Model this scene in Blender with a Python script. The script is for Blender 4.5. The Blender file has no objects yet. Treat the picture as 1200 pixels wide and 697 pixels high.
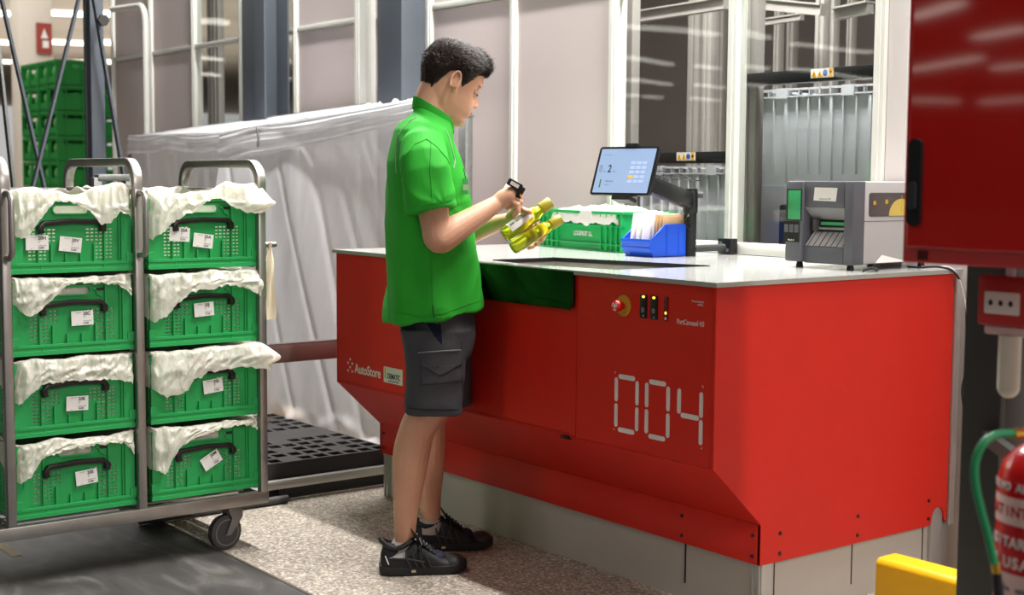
import bpy, bmesh, math, random
from mathutils import Vector, Matrix, noise
from mathutils.bvhtree import BVHTree
SC = bpy.context.scene
COL = SC.collection
PI = math.pi
V = Vector

# ------------------------------------------------------------------ camera
FPX, PITCH, YAW, ROLL, CAMZ = 1629.5, 0.0851, 0.9179, 0.0065, 1.30
cF = V((-math.sin(YAW) * math.cos(PITCH), math.cos(YAW) * math.cos(PITCH), -math.sin(PITCH)))
cR0 = V((math.cos(YAW), math.sin(YAW), 0)); cU0 = cR0.cross(cF)
cR = cR0 * math.cos(ROLL) + cU0 * math.sin(ROLL)
cU = -cR0 * math.sin(ROLL) + cU0 * math.cos(ROLL)
CAM = V((0, 0, CAMZ))
FH = V((-math.sin(YAW), math.cos(YAW), 0))          # horizontal forward
RH = cR0.copy()                                      # horizontal right
cam_data = bpy.data.cameras.new('camera')
cam_data.sensor_width = 36.0
cam_data.lens = FPX / 1200 * 36
cam_data.clip_end = 300
cam_data.dof.use_dof = True
cam_data.dof.focus_distance = 4.6
cam_data.dof.aperture_fstop = 3.6
camera = bpy.data.objects.new('camera', cam_data)
COL.objects.link(camera)
camera.matrix_world = Matrix(((cR.x, cU.x, -cF.x, 0), (cR.y, cU.y, -cF.y, 0), (cR.z, cU.z, -cF.z, CAMZ), (0, 0, 0, 1)))
SC.camera = camera

# ------------------------------------------------------------------ world, lights, exposure
SC.view_settings.view_transform = 'Standard'
SC.view_settings.look = 'None'
SC.view_settings.exposure = 0.0
SC.view_settings.gamma = 1.0
SC.view_settings.use_curve_mapping = False
world = bpy.data.worlds.new('world'); SC.world = world
world.use_nodes = True
world.node_tree.nodes['Background'].inputs[0].default_value = (1.0, 0.98, 0.97, 1)
world.node_tree.nodes['Background'].inputs[1].default_value = 0.50

def area_light(name, loc, target, sx, sy, power, color=(1, 0.98, 0.955)):
    ld = bpy.data.lights.new(name, 'AREA'); ld.shape = 'RECTANGLE'
    ld.size = sx; ld.size_y = sy; ld.energy = power; ld.color = color
    o = bpy.data.objects.new(name, ld); COL.objects.link(o)
    o.location = loc
    o.rotation_euler = (V(target) - V(loc)).to_track_quat('-Z', 'X').to_euler()
    return o
# two rows of hall strip lighting over the work place and one in the next aisle, plus added fills
area_light('strip_row_over_port', (-4.3, 3.55, 4.9), (-4.3, 3.55, 0), 6.4, 0.14, 720)
area_light('strip_row_right_aisle', (2.3, 2.05, 3.5), (-2.7, 3.0, 0.8), 1.6, 0.22, 115)
area_light('grid_inner_fill', (-3.9, 4.16, 3.2), (-3.9, 4.42, 1.4), 0.15, 1.6, 170)  # added area light that brightens the bins from the front
area_light('grid_inner_fill_left', (-8.0, 5.6, 4.0), (-8.0, 5.0, 1.4), 2.0, 0.4, 25)  # added area light for the space behind the left window
area_light('far_hall_fill', (-21.0, 5.0, 6.3), (-21.0, 5.0, 0), 12.0, 9.0, 1100)  # added area light standing in for the hall's general lighting
area_light('far_hall_bounce', (-48.0, 17.0, 1.5), (-48.0, 17.0, 9.0), 26.0, 30.0, 2600)  # added upward area light standing in for floor bounce onto the ceiling
area_light('strip_row_behind', (-3.0, -1.5, 5.0), (-4.2, 2.2, 0.5), 6.0, 0.5, 70)

# ------------------------------------------------------------------ pixel helpers (points of the photo put at a known plane)
def ray(px, py):
    return cF + cR * ((px - 600) / FPX) - cU * ((py - 348.5) / FPX)
def onp(px, py, axis, val):
    d = ray(px, py); return CAM + d * ((val - CAM[axis]) / d[axis])
def S(px, py, h):
    """point seen at px,py at horizontal distance h in front of the camera"""
    d = ray(px, py); return CAM + d * (h / d.dot(FH))

# ------------------------------------------------------------------ materials
def lin(c):
    return tuple((x / 12.92 if x <= 0.04045 else ((x + 0.055) / 1.055) ** 2.4) for x in c)
def mat(name, rgb, rough=0.5, metal=0.0, var=0.06, scale=8.0, bump=0.0, bscale=60.0, spec=0.5, coat=0.0, trans=0.0, ior=1.45, emit=None, aniso=None, sss=0.0):
    m = bpy.data.materials.new(name); m.use_nodes = True
    nt = m.node_tree; b = nt.nodes['Principled BSDF']
    c = lin([x / 255 for x in rgb])
    tc = nt.nodes.new('ShaderNodeTexCoord')
    n = nt.nodes.new('ShaderNodeTexNoise'); n.inputs['Scale'].default_value = scale; n.inputs['Detail'].default_value = 4
    nt.links.new(tc.outputs['Object'], n.inputs['Vector'])
    if aniso:
        mp = nt.nodes.new('ShaderNodeMapping'); mp.inputs['Scale'].default_value = aniso
        nt.links.new(tc.outputs['Object'], mp.inputs['Vector']); nt.links.new(mp.outputs[0], n.inputs['Vector'])
    mx = nt.nodes.new('ShaderNodeMix'); mx.data_type = 'RGBA'
    mx.inputs[6].default_value = tuple(max(0, x * (1 - var * 2)) for x in c) + (1,)
    mx.inputs[7].default_value = tuple(min(1, x * (1 + var * 2)) for x in c) + (1,)
    nt.links.new(n.outputs['Fac'], mx.inputs[0]); nt.links.new(mx.outputs[2], b.inputs['Base Color'])
    b.inputs['Roughness'].default_value = rough; b.inputs['Metallic'].default_value = metal
    b.inputs['Specular IOR Level'].default_value = spec; b.inputs['IOR'].default_value = ior
    if coat: b.inputs['Coat Weight'].default_value = coat; b.inputs['Coat Roughness'].default_value = 0.08
    if trans: b.inputs['Transmission Weight'].default_value = trans
    if sss:
        b.inputs['Subsurface Weight'].default_value = sss
        b.inputs['Subsurface Radius'].default_value = (0.012, 0.005, 0.003); b.inputs['Subsurface Scale'].default_value = 1.0
    if emit:
        b.inputs['Emission Color'].default_value = lin([x / 255 for x in emit[0]]) + (1,); b.inputs['Emission Strength'].default_value = emit[1]
    if bump:
        n2 = nt.nodes.new('ShaderNodeTexNoise'); n2.inputs['Scale'].default_value = bscale; n2.inputs['Detail'].default_value = 5
        nt.links.new(tc.outputs['Object'], n2.inputs['Vector'])
        bp = nt.nodes.new('ShaderNodeBump'); bp.inputs['Strength'].default_value = bump; bp.inputs['Distance'].default_value = 0.004
        nt.links.new(n2.outputs['Fac'], bp.inputs['Height']); nt.links.new(bp.outputs[0], b.inputs['Normal'])
    return m
def film(name, rgb, alpha_t, rough=0.3, gloss=0.12, transl=0.45, bump=0.0, bscale=8.0, stretch=(1, 1, 1)):
    """thin plastic film: part clear, part diffuse/translucent, part gloss"""
    m = bpy.data.materials.new(name); m.use_nodes = True
    nt = m.node_tree; nt.nodes.clear(); N = nt.nodes.new; L = nt.links.new
    out = N('ShaderNodeOutputMaterial'); c = lin([x / 255 for x in rgb]) + (1,)
    tr = N('ShaderNodeBsdfTransparent'); df = N('ShaderNodeBsdfDiffuse'); tl = N('ShaderNodeBsdfTranslucent'); gl = N('ShaderNodeBsdfGlossy')
    df.inputs[0].default_value = c; tl.inputs[0].default_value = c; gl.inputs['Roughness'].default_value = rough
    gl.inputs[0].default_value = (0.9, 0.9, 0.9, 1)
    a = N('ShaderNodeMixShader'); a.inputs[0].default_value = transl; L(df.outputs[0], a.inputs[1]); L(tl.outputs[0], a.inputs[2])
    b = N('ShaderNodeMixShader'); b.inputs[0].default_value = gloss; L(a.outputs[0], b.inputs[1]); L(gl.outputs[0], b.inputs[2])
    d = N('ShaderNodeMixShader')
    tc = N('ShaderNodeTexCoord'); n = N('ShaderNodeTexNoise'); mp = N('ShaderNodeMapping'); mp.inputs['Scale'].default_value = stretch
    L(tc.outputs['Object'], mp.inputs['Vector']); L(mp.outputs[0], n.inputs['Vector'])
    n.inputs['Scale'].default_value = bscale; n.inputs['Detail'].default_value = 5
    mr = N('ShaderNodeMapRange'); mr.inputs[3].default_value = min(1, alpha_t + 0.16); mr.inputs[4].default_value = max(0, alpha_t - 0.16)
    L(n.outputs['Fac'], mr.inputs[0]); L(mr.outputs[0], d.inputs[0])
    L(b.outputs[0], d.inputs[1]); L(tr.outputs[0], d.inputs[2])
    if bump:
        bp = N('ShaderNodeBump'); bp.inputs['Strength'].default_value = bump; bp.inputs['Distance'].default_value = 0.02
        L(n.outputs['Fac'], bp.inputs['Height'])
        for s in (df, tl, gl): L(bp.outputs[0], s.inputs['Normal'])
    L(d.outputs[0], out.inputs[0])
    return m
def glass_pane(name, tint=(0.93, 0.95, 0.94), wave=0.0):
    m = bpy.data.materials.new(name); m.use_nodes = True
    nt = m.node_tree; nt.nodes.clear(); N = nt.nodes.new; L = nt.links.new
    out = N('ShaderNodeOutputMaterial'); tr = N('ShaderNodeBsdfTransparent'); gl = N('ShaderNodeBsdfGlossy'); fr = N('ShaderNodeFresnel'); mx = N('ShaderNodeMixShader')
    tr.inputs[0].default_value = tint + (1,); gl.inputs['Roughness'].default_value = 0.015; fr.inputs[0].default_value = 1.5
    gm = N('ShaderNodeNewGeometry'); io = N('ShaderNodeMapRange'); io.inputs[3].default_value = 1.5; io.inputs[4].default_value = 1 / 1.5
    L(gm.outputs['Backfacing'], io.inputs[0]); L(io.outputs[0], fr.inputs[0])
    if wave:
        tc = N('ShaderNodeTexCoord'); n = N('ShaderNodeTexNoise'); n.inputs['Scale'].default_value = 1.6; n.inputs['Detail'].default_value = 1
        L(tc.outputs['Object'], n.inputs['Vector']); bp = N('ShaderNodeBump'); bp.inputs['Strength'].default_value = 1.0; bp.inputs['Distance'].default_value = wave
        L(n.outputs['Fac'], bp.inputs['Height']); L(bp.outputs[0], gl.inputs['Normal'])
    L(fr.outputs[0], mx.inputs[0]); L(tr.outputs[0], mx.inputs[1]); L(gl.outputs[0], mx.inputs[2]); L(mx.outputs[0], out.inputs[0])
    return m

M = {}
M['red'] = mat('red_powder_coat', (198, 34, 20), 0.42, var=0.03, bump=0.12, bscale=420, spec=0.35)
M['red_cab'] = mat('red_cabinet_lacquer', (184, 18, 12), 0.35, var=0.03, bump=0.02, bscale=9, spec=0.3, coat=1.0)
M['red_cab'].node_tree.nodes['Principled BSDF'].inputs['Coat Roughness'].default_value = 0.045
M['red_cab'].node_tree.nodes['Principled BSDF'].inputs['Coat IOR'].default_value = 1.7
M['red_ext'] = mat('extinguisher_red', (190, 18, 22), 0.2, var=0.03, coat=0.5)
M['worktop'] = mat('light_grey_worktop', (176, 176, 172), 0.13, var=0.02, scale=3, spec=0.9)
M['edge'] = mat('worktop_edge', (150, 150, 140), 0.35, var=0.02)
M['base'] = mat('warm_grey_panel', (178, 172, 162), 0.45, var=0.02, bump=0.05, bscale=300)
M['alu'] = mat('anodised_aluminium', (190, 190, 186), 0.35, metal=0.75, var=0.03)
M['steel'] = mat('brushed_steel', (158, 154, 149), 0.36, metal=0.9, var=0.10, scale=14, bump=0.06, bscale=200)
M['galv'] = mat('galvanised_steel', (140, 142, 140), 0.4, metal=0.8, var=0.12, scale=30)
M['white_alu'] = mat('white_profile', (226, 226, 218), 0.4, var=0.02)
M['panel'] = mat('pinkish_grey_wall_panel', (206, 193, 191), 0.6, var=0.03, scale=1.2)
M['panel_light'] = mat('light_wall_panel', (224, 217, 214), 0.55, var=0.02, scale=1.2)
M['col_dark'] = mat('dark_blue_grey_steel', (78, 84, 92), 0.5, var=0.05)
M['col_black'] = mat('charcoal_column', (48, 47, 44), 0.55, var=0.06, bump=0.1)
M['black'] = mat('black_plastic', (22, 22, 24), 0.38, var=0.08)
M['black_gloss'] = mat('black_gloss', (6, 8, 8), 0.06, var=0.02, spec=0.7)
M['rubber'] = mat('grey_rubber', (66, 66, 66), 0.6, var=0.06)
M['rubber_light'] = mat('grey_rim', (120, 120, 118), 0.5, var=0.06)
M['green'] = mat('green_crate_plastic', (42, 160, 84), 0.36, var=0.05, bump=0.06, bscale=250, spec=0.4)
M['green2'] = mat('bright_green_crate_plastic', (20, 168, 84), 0.35, var=0.04, spec=0.5)
M['green_far'] = mat('stacked_crate_green', (24, 132, 50), 0.5, var=0.1)
M['handle_black'] = mat('dark_brown_handle', (28, 20, 20), 0.3, var=0.15, scale=30)
M['bag'] = film('white_bag_film', (252, 244, 230), 0.10, rough=0.35, gloss=0.07, transl=0.38, bump=0.6, bscale=16)
M['sheet'] = film('clear_sheet_film', (252, 252, 255), 0.17, rough=0.3, gloss=0.09, transl=0.40, bump=0.25, bscale=5, stretch=(1.8, 1, 0.35))
M['paper'] = mat('white_paper', (232, 228, 222), 0.6, var=0.01)
M['ink'] = mat('black_ink', (30, 28, 32), 0.6, var=0.0)
M['grey_ink'] = mat('grey_ink', (110, 106, 108), 0.6, var=0.0)
M['blue'] = mat('blue_bin_plastic', (22, 84, 214), 0.32, var=0.03)
M['card'] = mat('brown_cardboard', (196, 160, 118), 0.75, var=0.06, scale=20)
M['white_matte'] = mat('white_vinyl', (214, 208, 204), 0.6, var=0.01)
M['bin'] = mat('grey_storage_bin', (190, 192, 197), 0.5, var=0.03)
M['yellow'] = mat('yellow_enamel', (238, 176, 14), 0.42, var=0.04)
M['amber'] = mat('dull_yellow_plate', (196, 150, 44), 0.5, var=0.03)
M['brass'] = mat('brass', (214, 170, 70), 0.25, metal=1.0, var=0.05)
M['hose'] = mat('green_hose', (28, 128, 78), 0.4, var=0.08)
M['shirt'] = mat('green_polo_fabric', (44, 158, 44), 0.7, var=0.05, scale=6, bump=0.25, bscale=30, spec=0.2)
M['shirt_edge'] = mat('green_stitching', (46, 150, 48), 0.8, var=0.05, spec=0.2)
M['piping'] = mat('silver_piping', (168, 190, 168), 0.5, var=0.05)
M['shorts'] = mat('charcoal_work_shorts', (70, 70, 74), 0.85, var=0.10, scale=12, bump=0.3, bscale=60, spec=0.2)
M['navy'] = mat('navy_insert', (26, 30, 52), 0.85, var=0.05, spec=0.2)
M['skin'] = mat('skin', (206, 156, 128), 0.5, var=0.07, scale=14, bump=0.12, bscale=120, sss=0.12, spec=0.4)
M['lip'] = mat('lips', (178, 104, 88), 0.45, var=0.04)
M['hair'] = mat('dark_brown_hair', (50, 38, 32), 0.55, var=0.48, scale=130, spec=0.4)
M['eye'] = mat('eye_white', (225, 220, 215), 0.15, var=0.0)
M['iris'] = mat('dark_iris', (40, 26, 18), 0.1, var=0.0)
M['sock'] = mat('grey_sock', (170, 166, 158), 0.9, var=0.06, bump=0.4, bscale=220)
M['shoe'] = mat('black_shoe_mesh', (20, 20, 22), 0.55, var=0.15, scale=40, bump=0.3, bscale=220)
M['shoe_cap'] = mat('grey_toe_cap', (52, 52, 54), 0.5, var=0.08)
M['shoe_blue'] = mat('blue_black_mesh', (34, 38, 56), 0.7, var=0.1, bump=0.3, bscale=300)
M['sole'] = mat('black_sole', (26, 26, 26), 0.6, var=0.08)
M['oil'] = mat('yellow_green_oil', (206, 222, 44), 0.02, var=0.01, trans=0.92, ior=1.35)
M['cap'] = mat('olive_cap', (150, 140, 32), 0.35, var=0.04)
M['printer_dark'] = mat('dark_grey_printer', (84, 84, 90), 0.5, var=0.02, bump=0.05, bscale=400)
M['printer_light'] = mat('light_grey_printer', (178, 174, 172), 0.5, var=0.02, bump=0.08, bscale=400)
M['lcd'] = mat('green_display', (60, 150, 96), 0.25, var=0.1, scale=4)
M['navy_dark'] = mat('hall_dark', (66, 58, 54), 0.8, var=0.2, scale=1.5)
M['concrete'] = mat('pale_column', (208, 198, 184), 0.7, var=0.02)
M['ceiling'] = mat('hall_ceiling', (190, 176, 158), 0.9, var=0.15, scale=0.4)
M['tube'] = mat('lit_tube', (255, 255, 250), 0.5, var=0, emit=((255, 252, 240), 3.2))

# ------------------------------------------------------------------ mesh builder
class MB:
    def __init__(s): s.v = []; s.f = []; s.fm = []; s.mi = 0
    def add(s, vs, fs):
        k = len(s.v); s.v += [tuple(p) for p in vs]; s.f += [tuple(i + k for i in f) for f in fs]; s.fm += [s.mi] * len(fs); return s
    def box(s, c, d, rot=None):
        hx, hy, hz = d[0] / 2, d[1] / 2, d[2] / 2
        vs = [V((x * hx, y * hy, z * hz)) for x in (-1, 1) for y in (-1, 1) for z in (-1, 1)]
        if rot is not None: vs = [rot @ p for p in vs]
        vs = [p + V(c) for p in vs]
        return s.add(vs, [(0, 1, 3, 2), (4, 6, 7, 5), (0, 4, 5, 1), (2, 3, 7, 6), (0, 2, 6, 4), (1, 5, 7, 3)])
    def b2(s, lo, hi):
        return s.box([(a + b) / 2 for a, b in zip(lo, hi)], [abs(b - a) for a, b in zip(lo, hi)])
    def bar(s, p, q, w, h, up=(0, 0, 1)):
        p = V(p); q = V(q); d = (q - p); L = d.length; d.normalize(); u = V(up)
        x = d; y = u.cross(x)
        if y.length < 1e-4: y = V((0, 1, 0)).cross(x)
        y.normalize(); z = x.cross(y)
        return s.box((p + q) / 2, (L, w, h), Matrix((x, y, z)).transposed())
    def tube(s, pts, r, n=12, cap=True, flat=1.0):
        pts = [V(p) for p in pts]; m = len(pts)
        rr = r if isinstance(r, (list, tuple)) else [r] * m
        rings = []; prev = None
        for i in range(m):
            d = (pts[min(i + 1, m - 1)] - pts[max(i - 1, 0)]).normalized()
            if prev is None:
                a = V((0, 0, 1)) if abs(d.z) < 0.9 else V((1, 0, 0)); u = d.cross(a).normalized()
            else:
                u = prev - d * prev.dot(d); u.normalize()
            prev = u; w = d.cross(u)
            rings.append([pts[i] + (u * math.cos(2 * PI * k / n) + w * math.sin(2 * PI * k / n) * flat) * rr[i] for k in range(n)])
        return s.loft(rings, cap, cap)
    def loft(s, rings, cap0=True, cap1=True, closed=True):
        n = len(rings[0]); vs = [p for r in rings for p in r]; fs = []
        for i in range(len(rings) - 1):
            for k in range(n if closed else n - 1):
                a = i * n + k; b = i * n + (k + 1) % n; fs.append((a, b, b + n, a + n))
        if cap0: fs.append(tuple(range(n))[::-1])
        if cap1: fs.append(tuple(range((len(rings) - 1) * n, len(rings) * n)))
        return s.add(vs, fs)
    def cyl(s, p, q, r, r2=None, n=24): return s.tube([p, q], [r, r if r2 is None else r2], n)
    def lathe(s, base, axis, prof, n=24):
        a = V(axis).normalized(); t = V((0, 0, 1)) if abs(a.z) < 0.9 else V((1, 0, 0)); u = a.cross(t).normalized(); w = a.cross(u)
        rings = [[V(base) + a * h + (u * math.cos(2 * PI * k / n) + w * math.sin(2 * PI * k / n)) * max(r, 1e-5) for k in range(n)] for h, r in prof]
        return s.loft(rings)
    def prism(s, outline, off):
        """outline: list of 3D points, off: vector"""
        n = len(outline); o = V(off); vs = [V(p) for p in outline] + [V(p) + o for p in outline]
        return s.add(vs, [tuple(range(n)), tuple(range(2 * n - 1, n - 1, -1))] + [(i, i + n, (i + 1) % n + n, (i + 1) % n) for i in range(n)])
    def ball(s, c, r, n=16, rot=None):
        rx, ry, rz = r if isinstance(r, (tuple, list)) else (r, r, r)
        m = n // 2; rings = []
        for i in range(m + 1):
            t = PI * i / m; st = max(math.sin(t), 1e-3)
            ring = [V((rx * st * math.cos(2 * PI * k / n), ry * st * math.sin(2 * PI * k / n), -rz * math.cos(t))) for k in range(n)]
            rings.append([(rot @ p if rot is not None else p) + V(c) for p in ring])
        return s.loft(rings)
    def plate(s, ys, zs, hole, t, fn=None):
        """plate in the y-z plane, thickness t to -x, cells where hole(yc,zc) left open"""
        ys = sorted(set(round(y, 5) for y in ys)); zs = sorted(set(round(z, 5) for z in zs)); ny, nz = len(ys), len(zs)
        solid = {(i, j) for i in range(ny - 1) for j in range(nz - 1) if not hole((ys[i] + ys[i + 1]) / 2, (zs[j] + zs[j + 1]) / 2)}
        idx = {}; vs = []; fs = []
        def vi(i, j, k):
            if (i, j, k) not in idx: idx[(i, j, k)] = len(vs); vs.append((-t * k, ys[i], zs[j]))
            return idx[(i, j, k)]
        for (i, j) in solid:
            fs.append((vi(i, j, 0), vi(i + 1, j, 0), vi(i + 1, j + 1, 0), vi(i, j + 1, 0)))
            fs.append((vi(i, j, 1), vi(i, j + 1, 1), vi(i + 1, j + 1, 1), vi(i + 1, j, 1)))
            for (di, dj, a, b) in ((-1, 0, (i, j + 1), (i, j)), (1, 0, (i + 1, j), (i + 1, j + 1)), (0, -1, (i, j), (i + 1, j)), (0, 1, (i + 1, j + 1), (i, j + 1))):
                if (i + di, j + dj) not in solid: fs.append((vi(*a, 0), vi(*a, 1), vi(*b, 1), vi(*b, 0)))
        if fn: vs = [fn(V(p)) for p in vs]
        return s.add(vs, fs)
    def build(s, name, m, parent=None, bevel=0.0, smooth=35, seg=2, sub=0):
        me = bpy.data.meshes.new(name); me.from_pydata(s.v, [], s.f); me.validate()
        ms = m if isinstance(m, (list, tuple)) else [m]
        for x in ms: me.materials.append(x)
        if len(ms) > 1 and len(me.polygons) == len(s.fm): me.polygons.foreach_set('material_index', s.fm)
        bm = bmesh.new(); bm.from_mesh(me); bmesh.ops.recalc_face_normals(bm, faces=bm.faces)
        if bevel:
            es = [e for e in bm.edges if len(e.link_faces) == 2 and e.calc_face_angle(0) > 0.6]
            bmesh.ops.bevel(bm, geom=es, offset=bevel, segments=seg, affect='EDGES', profile=0.5, clamp_overlap=True)
        bm.to_mesh(me); bm.free()
        if smooth:
            me.polygons.foreach_set('use_smooth', [True] * len(me.polygons)); me.set_sharp_from_angle(angle=math.radians(smooth))
        o = bpy.data.objects.new(name, me); COL.objects.link(o)
        if sub:
            md = o.modifiers.new('sub', 'SUBSURF'); md.levels = sub; md.render_levels = sub
        if parent is not None: link_to(o, parent)
        return o
def link_to(o, parent):
    o.parent = parent
    o.matrix_parent_inverse = parent.matrix_basis.inverted()
def tag(o, label, cat, group=None):
    o['label'] = label; o['category'] = cat
    if group: o['group'] = group
    return o
def struct(o): o['kind'] = 'structure'; return o
def empty(name, loc, label, cat, group=None):
    o = bpy.data.objects.new(name, None); COL.objects.link(o); o.location = loc; o.empty_display_size = 0.1
    return tag(o, label, cat, group)
def cp(o, parent=None):
    c = o.copy(); COL.objects.link(c)
    if parent is not None: c.parent = parent
    for ch in list(o.children): cp(ch, c)
    return c
def eval_remesh(mb_list, voxel, smooth_it=6, extra=None):
    """union a set of closed shapes into one continuous skin"""
    me = bpy.data.meshes.new('tmp'); vs = []; fs = []
    for mb in mb_list:
        k = len(vs); vs += mb.v; fs += [tuple(i + k for i in f) for f in mb.f]
    me.from_pydata(vs, [], fs)
    bm = bmesh.new(); bm.from_mesh(me)
    bmesh.ops.recalc_face_normals(bm, faces=bm.faces); bm.to_mesh(me); bm.free()
    o = bpy.data.objects.new('tmp', me); COL.objects.link(o)
    r = o.modifiers.new('r', 'REMESH'); r.mode = 'VOXEL'; r.voxel_size = voxel
    if smooth_it:
        sm = o.modifiers.new('s', 'SMOOTH'); sm.iterations = smooth_it; sm.factor = 0.5
    dg = bpy.context.evaluated_depsgraph_get()
    out = bpy.data.meshes.new_from_object(o.evaluated_get(dg))
    bpy.data.objects.remove(o); bpy.data.meshes.remove(me)
    return out
def mesh_obj(name, me, m, parent=None):
    me.materials.clear(); me.materials.append(m); me.name = name
    me.polygons.foreach_set('use_smooth', [True] * len(me.polygons))
    o = bpy.data.objects.new(name, me); COL.objects.link(o)
    if parent is not None: link_to(o, parent)
    return o
def text(name, body, size, m, mtx, parent=None, bold=0.0, extr=0.0004, align='CENTER', sx=1.0, fit=None):
    cu = bpy.data.curves.new(name, 'FONT'); cu.body = body; cu.size = 1.0; cu.offset = bold / size; cu.extrude = extr / size
    cu.align_x = align; cu.align_y = 'CENTER'; cu.resolution_u = 3
    o = bpy.data.objects.new(name, cu); COL.objects.link(o)
    dg = bpy.context.evaluated_depsgraph_get()
    me = bpy.data.meshes.new_from_object(o.evaluated_get(dg)); bpy.data.objects.remove(o)
    if fit:
        xs = [v.co.x for v in me.vertices]; sx = fit / (max(xs) - min(xs)) / size
    me.transform(mtx @ Matrix.Diagonal((sx * size, size, size, 1))); me.materials.clear(); me.materials.append(m)
    t = bpy.data.objects.new(name, me); COL.objects.link(t)
    if parent is not None: link_to(t, parent)
    return t
def frame(origin, right, up):
    r = V(right).normalized(); u = V(up); u = (u - r * u.dot(r)).normalized(); n = r.cross(u)
    m = Matrix.Identity(4)
    for i in range(3): m[i][0] = r[i]; m[i][1] = u[i]; m[i][2] = n[i]; m[i][3] = origin[i]
    return m
def rrect(w, h, r, n=6):
    pts = []
    for cx, cy, a0 in ((w / 2 - r, h / 2 - r, 0), (-w / 2 + r, h / 2 - r, PI / 2), (-w / 2 + r, -h / 2 + r, PI), (w / 2 - r, -h / 2 + r, 1.5 * PI)):
        for i in range(n + 1):
            a = a0 + PI / 2 * i / n; pts.append((cx + r * math.cos(a), cy + r * math.sin(a)))
    return pts
FRONT = lambda x, y, z: frame((x, y, z), (1, 0, 0), (0, 0, 1))      # faces -Y
SIDE = lambda x, y, z: frame((x, y, z), (0, 1, 0), (0, 0, 1))       # faces +X
def smoothstep(a, b, x):
    t = max(0, min(1, (x - a) / (b - a))); return t * t * (3 - 2 * t)
def interp(tab, x):
    if x <= tab[0][0]: return tab[0][1]
    for (a, p), (b, q) in zip(tab, tab[1:]):
        if x <= b:
            t = (x - a) / (b - a); return p + (q - p) * t
    return tab[-1][1]
# ================================================================== SETTING
YW = 3.95
def floor_material():
    m = bpy.data.materials.new('floor'); m.use_nodes = True; nt = m.node_tree; N = nt.nodes.new; L = nt.links.new
    b = nt.nodes['Principled BSDF']; tc = N('ShaderNodeTexCoord')
    vo = N('ShaderNodeTexVoronoi'); vo.inputs['Scale'].default_value = 120; L(tc.outputs['Object'], vo.inputs['Vector'])
    r1 = N('ShaderNodeValToRGB'); e = r1.color_ramp.elements
    e[0].position = 0.0; e[0].color = lin((.52, .48, .44)) + (1,); e[1].position = 1.0; e[1].color = lin((.88, .84, .78)) + (1,)
    for p, c in ((.35, (.64, .60, .55)), (.6, (.74, .70, .65)), (.85, (.78, .73, .67)), (.88, (.90, .86, .80))):
        x = e.new(p); x.color = lin(c) + (1,)
    sep = N('ShaderNodeSeparateColor'); L(vo.outputs['Color'], sep.inputs[0]); L(sep.outputs[0], r1.inputs[0])
    n0 = N('ShaderNodeTexNoise'); n0.inputs['Scale'].default_value = 2.2; n0.inputs['Detail'].default_value = 6; L(tc.outputs['Object'], n0.inputs['Vector'])
    mm = N('ShaderNodeMix'); mm.data_type = 'RGBA'; mm.blend_type = 'MULTIPLY'; mm.inputs[0].default_value = 0.35
    L(r1.outputs[0], mm.inputs[6]); L(n0.outputs['Fac'], mm.inputs[7])
    # scuffed dark resin in the aisle
    n1 = N('ShaderNodeTexNoise'); n1.inputs['Scale'].default_value = 3.0; n1.inputs['Detail'].default_value = 9; n1.inputs['Distortion'].default_value = 1.8
    mp = N('ShaderNodeMapping'); mp.inputs['Scale'].default_value = (0.8, 2.2, 1); mp.inputs['Rotation'].default_value = (0, 0, 0.5)
    L(tc.outputs['Object'], mp.inputs['Vector']); L(mp.outputs[0], n1.inputs['Vector'])
    r2 = N('ShaderNodeValToRGB'); e = r2.color_ramp.elements
    e[0].position = .3; e[0].color = lin((.24, .235, .235)) + (1,); e[1].position = .75; e[1].color = lin((.46, .45, .43)) + (1,)
    x = e.new(.52); x.color = lin((.31, .30, .295)) + (1,)
    L(n1.outputs['Fac'], r2.inputs[0])
    sx = N('ShaderNodeSeparateXYZ'); L(tc.outputs['Object'], sx.inputs[0])
    gt = N('ShaderNodeMath'); gt.operation = 'GREATER_THAN'; gt.inputs[1].default_value = 2.09; L(sx.outputs[1], gt.inputs[0])
    mx = N('ShaderNodeMix'); mx.data_type = 'RGBA'; L(gt.outputs[0], mx.inputs[0]); L(r2.outputs[0], mx.inputs[6]); L(mm.outputs[2], mx.inputs[7])
    L(mx.outputs[2], b.inputs['Base Color']); b.inputs['Roughness'].default_value = 0.5; b.inputs['Specular IOR Level'].default_value = 0.35
    return m
f = MB(); f.b2((-110, -80, -0.1), (12, 60, 0)); struct(f.build('floor', floor_material(), smooth=0))
f = MB(); f.b2((-9, 2.083, 0.0), (2, 2.094, 0.002)); struct(f.build('trim_1', mat('joint', (92, 82, 72), 0.5), smooth=0))
mk = MB(); a = onp(10, 644, 2, 0)
mk.b2((a.x - .10, a.y - .02, 0.0), (a.x + .10, a.y + .015, 0.0015)); tag(mk.build('floor_tape', mat('yellow_tape', (206, 186, 120), 0.6), smooth=0), 'pale yellow strip of tape stuck on the dark aisle floor', 'tape')
c = MB(); c.b2((-110, -80, 6.67), (16, 60, 6.77)); struct(c.build('ceiling', M['ceiling'], smooth=0))

c = MB(); c.b2((-110, -80, 0), (-12, -79.8, 6.67)); c.b2((-110, -79.8, 0), (-109.8, -10, 6.67)); struct(c.build('wall_far_blocker', mat('far_blocker_brown', (120, 104, 92), .8), smooth=0))  # unseen walls added to keep the bright horizon out of reflections
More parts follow.
